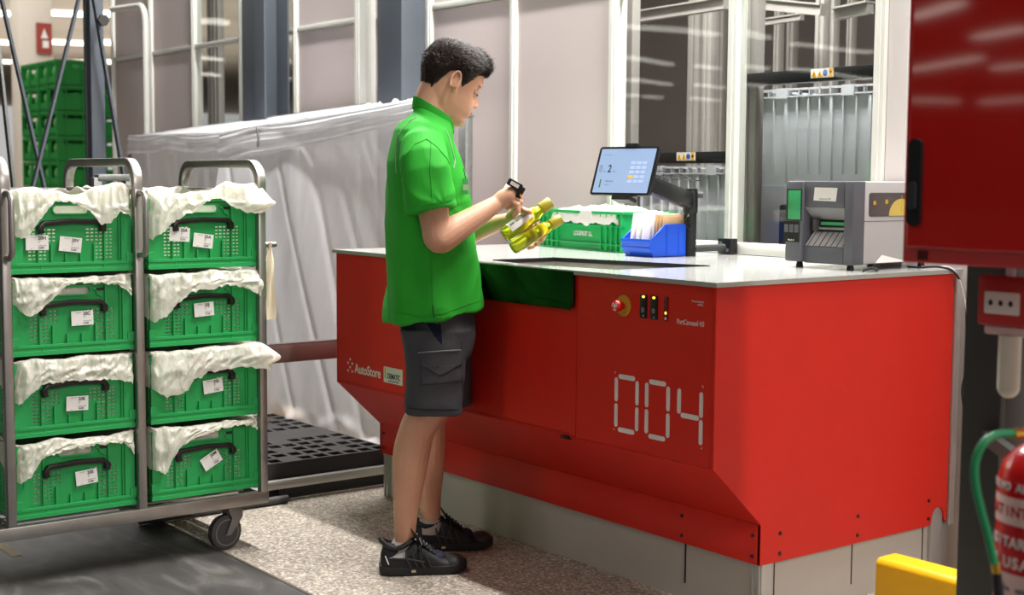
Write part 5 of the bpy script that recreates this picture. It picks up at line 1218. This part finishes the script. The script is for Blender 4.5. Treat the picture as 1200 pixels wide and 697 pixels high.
def finger(pts, rs, n=10):
    g = MB(); g.tube([V(p) for p in pts], rs, n=n); 
    for p, r in zip(pts, rs): g.ball(p, r, 10)
    return g
D = 4.55
# right hand closed round the scanner handle (handle axis at px 602, depth D)
hand_r = MB()
palm_pts = [(583, 238, 4.52, .026), (591, 232, 4.525, .031), (598, 228, 4.53, .031)]
pr = []
ax_ = (S(606, 226, 4.535) - rw).normalized()
hand_r = limb([rw, S(590, 232.5, 4.525), S(598, 229, 4.53), S(600, 229, 4.54)], [.027, .029, .029, .024])
fr_ = [hand_r]
# knuckle row down the far edge, fingers wrap round the handle away from camera and back
kn = [(601.5, 222, 4.535), (603.5, 228, 4.53), (604, 234.5, 4.53), (603.5, 241, 4.535)]
for i, (x, y, d) in enumerate(kn):
    if i == 0:   # index on the trigger
        pass
    r0_ = .0105 - .0006 * i
    fr_.append(finger([S(595, y + 1, d - .003), S(x, y, d - .006), S(x + 6.5, y + 2, d + .018), S(x + 4.5, y + 3.5, d + .048), S(x - 4, y + 3, d + .060)], [.012, r0_, r0_ * .95, r0_ * .88, r0_ * .8]))
fr_.append(finger([S(600, 236, 4.525), S(606.5, 240, 4.50), S(607, 247.5, 4.497), S(602.5, 254, 4.50)], [.013, .0108, .0098, .0085]))   # finger hanging down over the bottle
fr_.append(finger([S(592, 226, 4.535), S(595, 219, 4.56), S(600, 215, 4.578), S(606, 215.5, 4.59)], [.014, .0115, .0105, .009]))       # thumb
# left hand under the bottles
hand_l = limb([lw, S(599, 259, 4.68), S(608, 261, 4.665), S(616, 264, 4.655)], [.0265, .029, .031, .027]); fl = [hand_l]
fl.append(finger([S(598, 252, 4.66), S(603, 247, 4.62), S(611, 245.5, 4.58), S(621, 248.5, 4.545)], [.015, .0125, .0112, .0095]))       # thumb over the upper bottle
fl.append(finger([S(613, 257, 4.655), S(624, 256, 4.645), S(630, 259, 4.61), S(629, 263, 4.575)], [.012, .0108, .0100, .0088]))         # index between bottles
fl.append(finger([S(616, 263, 4.655), S(630, 268, 4.65), S(638, 275, 4.61), S(635, 281, 4.57)], [.012, .0108, .0100, .0088]))
fl.append(finger([S(614, 269, 4.655), S(626, 277, 4.645), S(632, 284, 4.605), S(628, 286.5, 4.565)], [.012, .0106, .0098, .0086]))
fl.append(finger([S(610, 272, 4.65), S(620, 281, 4.64), S(624.5, 288.5, 4.60), S(620, 290.5, 4.565)], [.011, .0096, .0088, .0076]))
# ---- legs
HN, HF_ = 4.53, 4.76
leg_n = limb([S(512, 400, HN), S(507, 440, HN), S(501, 478, HN), S(489, 503, HN), S(482, 532, HN), S(478.5, 566, HN), S(475.5, 600, HN), S(474.5, 632, HN), S(474.5, 655, HN)], [.088, .080, .064, .059, .061, .052, .041, .034, .034])
leg_f = limb([S(522, 395, HF_), S(519, 430, HF_), S(513, 465, HF_), S(504, 490, HF_), S(502, 520, HF_), S(502.5, 552, HF_), S(503.5, 580, 4.79), S(505, 606, 4.80), S(505.5, 628, 4.80)], [.085, .078, .062, .057, .060, .052, .041, .034, .034])
def foot_in(an, hf_, dirv): 
    return limb([V(an), V((an.x, an.y, 0)) + dirv * .05 + UP * .050, V((an.x, an.y, 0)) + dirv * .11 + UP * .030], [.027, .023, .015])
dn = (V((-3.698, 2.639, 0)) - V((-3.829, 2.39, 0))).normalized(); df_ = (dn + V((.02, 0, 0)) * 0).normalized()
an_n = S(474.5, 655, HN); an_f = S(505.5, 628, 4.80)
bodyparts = [head, nose, lips, brow, jaw, ears, neck, chin_under, torso, arm_r, arm_l, leg_n, leg_f, foot_in(an_n, HN, dn), foot_in(an_f, HF_, dn)] + fr_ + fl
bme = eval_remesh(bodyparts, .0032, 3)
body = mesh_obj('body', bme, M['skin'], man)
# face details
e_ = MB()
for s_ in (-1, 1): e_.ball(HP(.077, s_ * .031, .004), .0110, 14)
ey = e_.build('eyes', M['eye'], man)
e_ = MB()
for s_ in (-1, 1): e_.ball(HP(.0850, s_ * .033, .000), .0050, 10)
e_.build('iris', M['iris'], ey)
e_ = MB()
for s_ in (-1, 1):
    e_.ball(HP(.0780, s_ * .031, .0050), (.0118, .0165, .0100), 16, hm)
e_.build('eyelid', M['skin'], man)
e_ = MB()
for s_ in (-1, 1):
    e_.tube([HP(.0865, s_ * .018, .0015), HP(.0925, s_ * .031, -.0005), HP(.0865, s_ * .046, .0000)], .0013, n=6)
e_.build('eyelashes', M['hair'], man)
e_ = MB()
for s_ in (-1, 1): e_.tube([HP(.0960, s_ * .012, .029), HP(.0945, s_ * .027, .034), HP(.0850, s_ * .046, .032)], [.0030, .0042, .0018], n=8)
e_.build('eyebrows', M['hair'], man)
e_ = MB(); e_.ball(HP(.1005, 0, -.0605), (.005, .019, .0032), 12, hm); e_.ball(HP(.0995, 0, -.0695), (.005, .017, .004), 12, hm); e_.build('lips', M['lip'], man)

# ---- hair: cap plus short strands
def scalp(th, ph):
    """th: azimuth from front, ph: height coordinate z -> surface point and normal"""
    z = ph; tab = prof
    for (a, b_) in zip(tab, tab[1:]):
        if a[0] <= z <= b_[0]:
            t = (z - a[0]) / (b_[0] - a[0]); xf, xb, w = (a[i] + (b_[i] - a[i]) * t for i in (1, 2, 3)); break
    else: xf, xb, w = tab[-1][1:]
    ct, st = math.cos(th), math.sin(th); xm = -.005
    x = xm + (xf - xm) * ct if ct > 0 else xm + (xm - xb) * ct
    return V((x, w * math.copysign(abs(st) ** .86, st), z))
def hairline(th):
    a = abs(math.degrees((th + PI) % (2 * PI) - PI))
    return interp([(0, .070), (25, .066), (45, .060), (58, .048), (66, .020), (76, -.008), (83, .020), (92, .036), (108, .030), (122, -.005), (138, -.045), (160, -.058), (180, -.060)], a)
cap = MB(); rings = []; NA = 96
for j in range(26):
    q = j / 25; r_ = []
    for k in range(NA):
        th = 2 * PI * k / NA; zl = hairline(th); z = zl + (.1205 - zl) * (1 - (1 - q) ** 1.0)
        p = scalp(th, z); c0 = V((-.005, 0, .02)); d = (p - c0).normalized()
        thick = .001 + .011 * smoothstep(0, .35, q); 
        if abs((th + PI) % (2 * PI) - PI) > 1.2: thick *= .35 + .65 * smoothstep(-.03, .06, z)
        thick += .004 * smoothstep(.07, .11, z)
        p = p + d * (thick * .9 + .0035 * noise.noise(V((p.x * 60, p.y * 120, p.z * 80))))
        r_.append(HP(*p))
    rings.append(r_)
cap.loft(rings, False, True)
hair = cap.build('hair', M['hair'], man, smooth=180)
random.seed(11); st_ = MB(); vs = []; fs = []
for i in range(15000):
    th = random.uniform(-PI, PI); zl = hairline(th); z = zl + (.119 - zl) * random.random() ** .9
    p = scalp(th, z); c0 = V((-.005, 0, .02)); d = (p - c0).normalized(); a = abs(th)
    q = smoothstep(zl, zl + .05, z); side = smoothstep(.065, .0, z)
    L_ = (.008 + .014 * q) * (1 - .45 * side) * random.uniform(.7, 1.15)
    front = smoothstep(.9, .2, a) * smoothstep(.05, .08, z); L_ += .012 * front
    comb = V((.9, 0, .15)) * (1 if z > .06 else .15) + V((0, 0, -.9)) * (side) + V((random.uniform(-.5, .5), random.uniform(-.6, .6), random.uniform(-.2, .5)))
    comb -= d * comb.dot(d) * .8
    if comb.length > 1e-3: comb.normalize()
    thk = .002 + .013 * smoothstep(0, .35, (z - zl) / max(.001, .1205 - zl))
    if a > 1.2: thk *= .35 + .65 * smoothstep(-.03, .06, z)
    thk += .004 * smoothstep(.07, .11, z)
    base = p + d * (thk - .002); mid = base + (d * .62 + comb * .55) * L_ * .6; tip = mid + (d * .20 + comb * .85 + V((.0, 0, .25 * front))) * L_ * .6
    w = d.cross(comb)
    if w.length < 1e-3: w = V((0, 1, 0))
    w.normalize(); w *= random.uniform(.0006, .0012)
    k0 = len(vs); vs += [HP(*(base - w)), HP(*(base + w)), HP(*(mid + w * .8)), HP(*(mid - w * .8)), HP(*tip)]
    fs += [(k0, k0 + 1, k0 + 2, k0 + 3), (k0 + 3, k0 + 2, k0 + 4)]
st_.add(vs, fs); st_.build('hair_strands', M['hair'], hair, smooth=0)

# ---- shirt
sh = MB(); sr = []
shirt_tab = [  # py, cx, half screen width, half lateral breadth
 (131, 505.5, .060, .075), (139, 507, .070, .100), (148, 502, .088, .150), (158, 497.5, .101, .185), (170, 495.5, .110, .198), (190, 496.5, .1255, .200), (210, 499, .136, .200), (231, 501, .141, .198), (271, 503.5, .148, .197), (311, 507, .1575, .200), (345, 508, .167, .205), (368, 508, .170, .210)]
for i, (py, cx, h_, b_) in enumerate(shirt_tab):
    a = math.sqrt(max(h_ ** 2 - (b_ * .16) ** 2, .0004)) * H0 / (FPX / 352)
    c = S(cx, py, H0); r_ = ring(c, bf, bl, a, b_, 44, 2.25)
    if i == 11: r_ = [p + UP * (.028 * ((p - c).dot(bf) / a)) for p in r_]
    if i <= 3: r_ = [p - UP * (.030 * max(0, (p - c).dot(bf) / a)) + UP * .02 * max(0, -(p - c).dot(bf) / a) for p in r_]
    sr.append(r_)
sh.loft(sr)
def ell_tube(pts, ra, rb, ay):
    g = MB(); rings = []
    for i, p in enumerate(pts):
        d = (V(pts[min(i + 1, len(pts) - 1)]) - V(pts[max(i - 1, 0)])).normalized(); x = (d.cross(ay)).normalized(); y = x.cross(d).normalized()
        rings.append(ring(p, x, y, ra[i], rb[i], 28, 2.2))
    g.loft(rings); return g
sl_r = ell_tube([S(498, 160, 4.55), S(496, 172, 4.47), S(497, 188, 4.43), S(500, 204, 4.41), S(503, 224, 4.40), S(505.5, 240, 4.395), S(506.8, 248, 4.393)], [.055, .072, .079, .081, .081, .082, .083], [.05, .062, .066, .067, .067, .068, .068], bl)
sl_l = ell_tube([S(505, 160, 4.74), S(506, 172, 4.82), S(508, 190, 4.86), S(512, 225, 4.88), S(515, 243, 4.88)], [.055, .072, .075, .074, .072], [.05, .06, .064, .062, .06], bl)
shme = eval_remesh([sh, sl_r, sl_l], .0045, 7)
# wrinkles
arm_pit = S(522, 240, 4.42)
sh_n = [v_.normal.copy() for v_ in shme.vertices]
for v_, nrm in zip(shme.vertices, sh_n):
    p = v_.co.copy()
    w = noise.noise(V((p.x * 5 + p.z * 4, p.y * 5 - p.z * 3, p.z * 3))) * .009 + (.35 - abs(noise.noise(V((p.x * 9 + p.z * 5, p.y * 9 - p.z * 4, p.z * 5)))) * 1.6) * .007
    d = (p - arm_pit).length; ang = math.atan2((p - arm_pit).z, (p - arm_pit).dot(RH))
    w += .0010 * math.sin(ang * 9) * smoothstep(.30, .06, d) * smoothstep(0.0, .04, d)
    lowr = smoothstep(1.12, .92, p.z); w += .0055 * lowr * math.sin(p.dot(RH) * 55 + p.z * 9 + 2 * noise.noise(p * 4))
    v_.co = p + nrm * w
shirt = mesh_obj('polo_shirt', shme, M['shirt'], man)
sbvh = BVHTree.FromPolygons([v_.co.copy() for v_ in shme.vertices], [tuple(p.vertices) for p in shme.polygons])
def snap(px, py, off=.002, tree=sbvh):
    d = ray(px, py).normalized(); h = tree.ray_cast(CAM, d)
    return (h[0] + h[1] * off) if h[0] is not None else None
def seam(name, pxs, r, m, parent, tree=sbvh, off=.001, n=6, step=2.5):
    pts = []
    for (a, b_) in zip(pxs, pxs[1:]):
        L_ = math.hypot(b_[0] - a[0], b_[1] - a[1]); k = max(1, int(L_ / step))
        for i in range(k):
            q = snap(a[0] + (b_[0] - a[0]) * i / k, a[1] + (b_[1] - a[1]) * i / k, off, tree)
            if q is not None and (not pts or (q - pts[-1]).length < .06): pts.append(q)
    if len(pts) > 1: g = MB(); g.tube(pts, r, n=n); return g.build(name, m, parent)
seam('piping', [(489, 137), (480, 142), (471, 152), (465.5, 162), (464.5, 175), (464, 190), (465, 205)], .0016, M['piping'], shirt)
seam('piping', [(523, 153), (527, 164), (530, 176), (533, 188), (531, 200)], .0016, M['piping'], shirt)
seam('sleeve_seam', [(500, 163), (486, 169), (476, 182), (471, 197), (469.5, 214)], .0008, M['shirt_edge'], shirt)
seam('sleeve_seam', [(500, 163), (512, 172), (524, 186), (530, 200)], .0008, M['shirt_edge'], shirt)
seam('sleeve_seam', [(505, 165), (504, 200), (507, 238)], .0009, M['shirt_edge'], shirt)
seam('hem_stitch', [(484, 242), (500, 239), (520, 236), (533, 233)], .0009, M['shirt_edge'], shirt)
seam('hem_stitch', [(450, 361), (470, 367), (495, 370), (520, 367), (545, 358), (565, 350)], .0009, M['shirt_edge'], shirt)
seam('hem_slit', [(507, 357), (509, 375)], .0016, M['ink'], shirt)
seam('side_seam', [(505, 300), (506, 330), (507, 357)], .0009, M['shirt_edge'], shirt)
# stand collar
g = MB(); rings = []
for (dz, sc_, m_) in ((-.012, 1.03, 0), (.012, 1.0, 0), (.030, .96, 0), (.031, .90, 0), (.010, .90, 0)):
    c = S(507.5, 137, H0) + UP * dz; r_ = ring(c, bf, bl, .068 * sc_, .072 * sc_, 40, 2.1)
    rings.append([p - UP * (.040 * ((p - c).dot(bf) / .068)) for p in r_])
g.loft(rings, False, False); g.build('collar', M['shirt'], shirt)
# badge and pocket pen
g = MB(); q = S(543, 212, 4.56); bn = (bf * .5 - bl * .85).normalized(); bu = (bf.cross(bn)).normalized()
bm_ = frame(S(545.5, 218, 4.50), (bf * .9 - bl * .25), (bf * .18 * 0 + UP + bf * -.12))
g.prism([bm_ @ V((a, d, 0)) for a, d in rrect(.020, .052, .003)], bm_.to_3x3() @ V((0, 0, .002))); bd = g.build('badge', mat('badge_green', (120, 200, 140), .3), man)
g = MB(); g.prism([bm_ @ V((a, d - .004, .002)) for a, d in rrect(.017, .018, .001)], bm_.to_3x3() @ V((0, 0, .001))); g.build('badge_card', M['paper'], bd)
g = MB(); g.tube([bm_ @ V((0, .026, 0)), bm_ @ V((-.004, .045, 0)), bm_ @ V((-.008, .056, -.004))], .0015, n=6); g.build('badge_clip', M['ink'], bd)

# ---- shorts
rings_n = [(385, 511, .120, .088), (400, 511, .106, .092), (425, 510, .098, .094), (450, 509, .095, .094), (470, 508.5, .0945, .094), (484, 508, .0945, .094)]
rings_f = [(385, 520, .110, .088), (400, 520, .104, .090), (425, 521, .094, .092), (450, 522, .089, .092), (464, 522.5, .088, .092), (474, 522.5, .088, .092)]
def leg_loft(tab, h):
    g = MB(); rr = []
    for py, cx, a, b_ in tab: rr.append(ring(S(cx, py, h), bf, bl, a, b_, 36, 2.3))
    g.loft(rr); return g
hip = MB(); hip.loft([ring(S(cx, py, H0), bf, bl, a, b_, 40, 2.3) for py, cx, a, b_ in ((356, 512, .122, .172), (372, 513, .125, .178), (390, 513, .126, .184), (412, 513, .112, .184), (420, 513, .09, .17))])
some = eval_remesh([hip, leg_loft(rings_n, HN), leg_loft(rings_f, HF_)], .0045, 8)
so_n = [v_.normal.copy() for v_ in some.vertices]
for v_, nrm in zip(some.vertices, so_n):
    p = v_.co.copy(); w = noise.noise(V((p.x * 8, p.y * 8, p.z * 16))) * .005 + noise.noise(V((p.x * 22, p.y * 22, p.z * 26))) * .002
    v_.co = p + nrm * w
shorts = mesh_obj('shorts', some, M['shorts'], man)
tb = BVHTree.FromPolygons([v_.co.copy() for v_ in some.vertices], [tuple(p.vertices) for p in some.polygons])
def patch(name, poly, m, parent, tree, off=.003, thick=.003, nx=14):
    """quad patch following the cloth; poly = 4 px corners tl,tr,br,bl"""
    tl, tr, br, bl_ = [V(q) for q in poly]; vs = []; ok = True
    for j in range(nx + 1):
        for i in range(nx + 1):
            u, w = i / nx, j / nx; q = tl.lerp(tr, u).lerp(bl_.lerp(br, u), w); s_ = snap(q.x, q.y, off, tree)
            if s_ is None: return None
            vs.append(s_)
    g = MB(); g.add(vs, [(j * (nx + 1) + i, j * (nx + 1) + i + 1, (j + 1) * (nx + 1) + i + 1, (j + 1) * (nx + 1) + i) for j in range(nx) for i in range(nx)])
    o = g.build(name, m, parent, smooth=60); md = o.modifiers.new('s', 'SOLIDIFY'); md.thickness = thick; md.offset = 1; return o
patch('pocket', [(492, 416), (539, 412), (540, 448), (493, 452)], M['shorts'], shorts, tb, .001, .003)
pf = patch('pocket_flap', [(491, 413), (541, 409.5), (540, 428), (493, 430)], M['shorts'], shorts, tb, .0045, .003)
pf = patch('pocket_flap', [(495, 429), (539, 427), (520, 438), (514, 439)], M['shorts'], shorts, tb, .0045, .003)
seam('pocket_piping', [(491, 413), (515, 411), (540.5, 409.5)], .0016, M['rubber_light'], shorts, tb, .008)
patch('pocket_insert', [(499, 377), (517, 381), (518, 404), (508, 392)], M['navy'], shorts, tb, .001, .002)
seam('stitch', [(515, 378), (518, 404)], .0012, M['navy'], shorts, tb); seam('stitch', [(477, 408), (486, 406)], .0012, M['ink'], shorts, tb)
seam('hem_stitch', [(478, 478), (500, 480), (525, 480), (539, 479)], .0009, M['navy'], shorts, tb); seam('stitch', [(541, 400), (542, 440), (541, 476)], .0010, M['rubber'], shorts, tb)

# ---- socks and shoes
def shoe(heel, toe, an, name_side, lit):
    heel = V(heel); toe = V(toe); f = (toe - heel).normalized(); L_ = (toe - heel).length; l = V((-f.y, f.x, 0)); c0 = heel
    t = []
    # cross sections along the foot: u, half width outer, height top, centre shift
    sec = [(0.0, .022, .070, 0), (.03, .031, .098, 0), (.10, .039, .104, 0), (.20, .043, .094, 0), (.30, .043, .094, 0), (.40, .040, .110, .000), (.50, .043, .096, .002), (.60, .046, .078, .003), (.72, .049, .056, .003), (.84, .046, .046, .001), (.93, .036, .038, -.002), (.985, .020, .028, -.004), (1.0, .008, .020, -.005)]
    up = MB(); rings = []
    for u, w, h, s_ in sec:
        c = c0 + f * (u * L_) + l * s_; r_ = []
        for k in range(24):
            a = 2 * PI * k / 24; y = math.copysign(abs(math.cos(a)) ** .8, math.cos(a)) * w; z = math.sin(a)
            zz = .018 + (h - .018) * (abs(z) ** .75 if z > 0 else 0) - .006 * (z < 0) * 0
            y *= 1 - .18 * max(0, z) ** 2
            r_.append(c + l * y + UP * zz)
        rings.append(r_)
    up.loft(rings)
    me = eval_remesh([up], .0035, 5)
    o = mesh_obj('shoe', me, M['shoe'], man)
    tr_ = BVHTree.FromPolygons([v_.co.copy() for v_ in me.vertices], [tuple(p.vertices) for p in me.polygons])
    so = MB(); ol = []
    for u, w, h, s_ in sec: ol.append((u, w + .004, s_))
    lo = [c0 + f * (u * L_ + (.004 if u > .9 else -.004 if u < .05 else 0)) + l * (s_ + w) for u, w, s_ in ol]; hi = [c0 + f * (u * L_ + (.004 if u > .9 else -.004 if u < .05 else 0)) + l * (s_ - w) for u, w, s_ in ol][::-1]
    base = lo + hi; n_ = len(base)
    def lift(p): u = (p - c0).dot(f) / L_; return .012 * smoothstep(.80, 1.02, u) + .004 * smoothstep(.06, -.02, u)
    so.loft([[p + UP * (.001 + lift(p)) for p in base], [p * 1 + UP * (.012 + lift(p)) for p in base], [p + UP * (.029 + lift(p) * .9) for p in base]])
    so.build('sole', M['sole'], o, bevel=.002)
    P_ = lambda u, y, z: c0 + f * (u * L_) + l * y + UP * z
    g = MB(); g.ball(P_(.86, 0, .032), (L_ * .145, .046, .027), 20, Matrix((f, l, UP)).transposed()); g.build('toe_cap', M['shoe_cap'], o)
    g = MB(); g.ball(P_(.66, 0.002, .050), (L_ * .11, .033, .0215), 16, Matrix((f, l, UP)).transposed()); g.build('vamp_mesh', M['shoe_blue'], o)
    # padded collar and tongue
    ac = V((an.x, an.y, 0)); g = MB(); pts = []
    for k in range(19):
        a = 2 * PI * k / 18; pts.append(P_(.185, 0, 0) + f * (.052 * math.cos(a)) + l * (.034 * math.sin(a)) + UP * (.090 + .026 * max(0, -math.cos(a)) ** 2 + .020 * max(0, math.cos(a))))
    g.tube(pts, .0085, n=10); g.build('collar', M['shoe'], o)
    g = MB(); g.loft([ring(P_(.62, 0, .072), l, UP, .020, .006, 12), ring(P_(.50, 0, .097), l, UP, .024, .007, 12), ring(P_(.42, 0, .118), l, UP, .026, .007, 12), ring(P_(.37, 0, .140), l, UP, .024, .006, 12), ring(P_(.355, 0, .150), l, UP, .018, .004, 12)]); g.build('tongue', M['shoe'], o)
    g = MB()
    for i in range(6):
        u = .42 + .037 * i; z = .119 - .0085 * i + .002; g.tube([P_(u, -.026, z - .010), P_(u + .012, 0, z + .003), P_(u + .024, .026, z - .012)], .0024, n=6); g.tube([P_(u, .026, z - .010), P_(u + .012, 0, z + .004), P_(u + .024, -.026, z - .012)], .0024, n=6)
    for s_ in (-1, 1): g.tube([P_(.42, 0, .114), P_(.44, s_ * -.020, .122), P_(.47, s_ * -.040, .100), P_(.46, s_ * -.046, .080), P_(.43, s_ * -.030, .092)], .0022, n=6); g.tube([P_(.42, 0, .114), P_(.46, s_ * -.038, .085), P_(.47, s_ * -.046, .058)], .0022, n=6)
    g.build('laces', M['black'], o)
    # side straps pressed on the flank that faces outward
    g = MB()
    for u in (.30, .38, .46, .54):
        g.tube([P_(u - .02, -.0405, .085 - .05 * (u - .3)), P_(u, -.0450, .055), P_(u + .04, -.0465, .028)], .0028, n=6)
    g.tube([P_(.12, -.038, .060), P_(.30, -.0435, .058), P_(.50, -.047, .046)], .003, n=6); g.build('side_strap', M['shoe_cap'], o)
    g = MB(); g.tube([P_(.045, -.036, .068), P_(.085, -.0385, .040)], .0020, n=6); g.build('heel_mark', M['paper'], o)
    g = MB(); g.b2((0, 0, 0), (.001, .001, .001)); 
    q = MB(); q.box(P_(.36, -.0440, .016), (.022, .003, .008), Matrix((f, l, UP)).transposed()); q.build('arch_insert', mat('arch_cream', (190, 180, 150), .6), o)
    s = MB(); s.tube([V(an) + UP * .0, P_(.20, 0, .110), P_(.22, 0, .08)], [.037, .039, .038], n=18); 
    return o
hn, tn = V((-3.829, 2.39, 0)), V((-3.698, 2.639, 0)); shoe(hn, tn, an_n, 'near', True)
tf = V((-3.884, 2.885, 0)); hf2 = tf - dn * .281; shoe(hf2, tf, an_f, 'far', False)
def sock(c_low, c_top, r0, r1):
    g = MB(); g.loft([ring(c_low, dn, V((-dn.y, dn.x, 0)), r0 * 1.15, r0, 20), ring(V(c_low).lerp(V(c_top), .6), dn, V((-dn.y, dn.x, 0)), r1 * 1.12, r1, 20), ring(c_top, dn, V((-dn.y, dn.x, 0)), r1 * 1.05, r1, 20)]); return g.build('sock', M['sock'], man)
cn = S(474.5, 633, HN); cl = hn + dn * .055; sock(V((cl.x, cl.y, .060)), cn, .043, .0385)
cn = S(505.2, 607, 4.80); cl = hf2 + dn * .06; sock(V((cl.x, cl.y, .060)), cn, .043, .0385)

# ---- bottles and scanner
def bottle(b0, b1, r, label, with_label):
    b0 = V(b0); b1 = V(b1); L_ = (b1 - b0).length; ax = (b1 - b0).normalized()
    t = empty('oil_bottle', b0, label, 'bottle', 'bottles in the man\'s hand')
    g = MB(); k = r
    g.lathe(b0, ax, [(.008, 0), (.002, k * .6), (0, k * .86), (.004, k * .97), (.010, k), (L_ * .62, k), (L_ * .69, k * .92), (L_ * .74, k * .76), (L_ * .78, k * .68), (L_ * .86, k * .68)], 36); g.build('glass_body', M['oil'], t)
    g = MB(); g.lathe(b0, ax, [(L_ * .79, k * .78), (L_ * .80, k * .80), (L_ * .985, k * .80), (L_, k * .74), (L_, 0)], 32); g.build('cap', M['cap'], t)
    if with_label:
        t0 = ax.orthogonal(); vcam = (CAM - b0).normalized(); w = (vcam - ax * vcam.dot(ax)).normalized(); s_ = ax.cross(w)
        g = MB(); rg = []
        for h in (L_ * .12, L_ * .58): rg.append([b0 + ax * h + (w * math.cos(a) + s_ * math.sin(a)) * (r + .0006) for a in [(-.2 + 1.7 * q / 14) * with_label for q in range(15)]])
        g.loft(rg, False, False, closed=False); lb = g.build('label', M['paper'], t)
        g = MB()
        for h0, h1, q0, q1 in ((.16, .24, .55, .75), (.28, .50, .5, .62), (.28, .44, .75, .85)):
            rg = []
            for h in (L_ * h0, L_ * h1): rg.append([b0 + ax * h + (w * math.cos(a) + s_ * math.sin(a)) * (r + .0010) for a in [(q0 + (q1 - q0) * q / 4) * with_label for q in range(5)]])
            g.loft(rg, False, False, closed=False)
        g.build('label_print', M['grey_ink'], lb)
    return t
bottle(S(591, 276, 4.555), S(645, 237, 4.61), .0258, 'upper bottle of yellow-green oil, its white label under the scanner', -1)
bottle(S(600.5, 290.5, 4.525), S(657, 256.5, 4.58), .0232, 'lower bottle of yellow-green oil, nearest the worktop', 0)
sct = empty('barcode_scanner', S(602, 222, 4.56), 'small black barcode scanner held over the bottles', 'scanner')
a_, c_ = S(596.5, 212.5, 4.52), S(610, 220, 4.52); d_ = (c_ - a_).normalized()
g = MB(); up_ = FH.cross(d_) * -1; g.box((a_ + c_) / 2, ((c_ - a_).length * 1.2, .034, .024), Matrix((d_, FH, d_.cross(FH))).transposed()); g.box(c_ + (S(609.5, 229, 4.52) - S(610, 220, 4.52)) * .6, (.020, .032, .040), Matrix((d_, FH, d_.cross(FH))).transposed()); g.build('housing', M['black'], sct, bevel=.004)
g = MB(); mm_ = (a_ + c_) / 2; g.box(mm_ - FH * .0176 + V((0, 0, 0)), ((c_ - a_).length * .7, .001, .012), Matrix((d_, FH, d_.cross(FH))).transposed()); g.build('sticker', M['paper'], sct)
g = MB(); g.box(S(610, 229, 4.502), (.006, .002, .010)); g.build('trigger_mark', mat('orange_mark', (240, 160, 30), .4), sct)
g = MB(); g.tube([S(606, 222, 4.545), S(603, 234, 4.56), S(601, 244, 4.565)], [.014, .013, .014], n=12); g.build('handle', M['black'], sct)
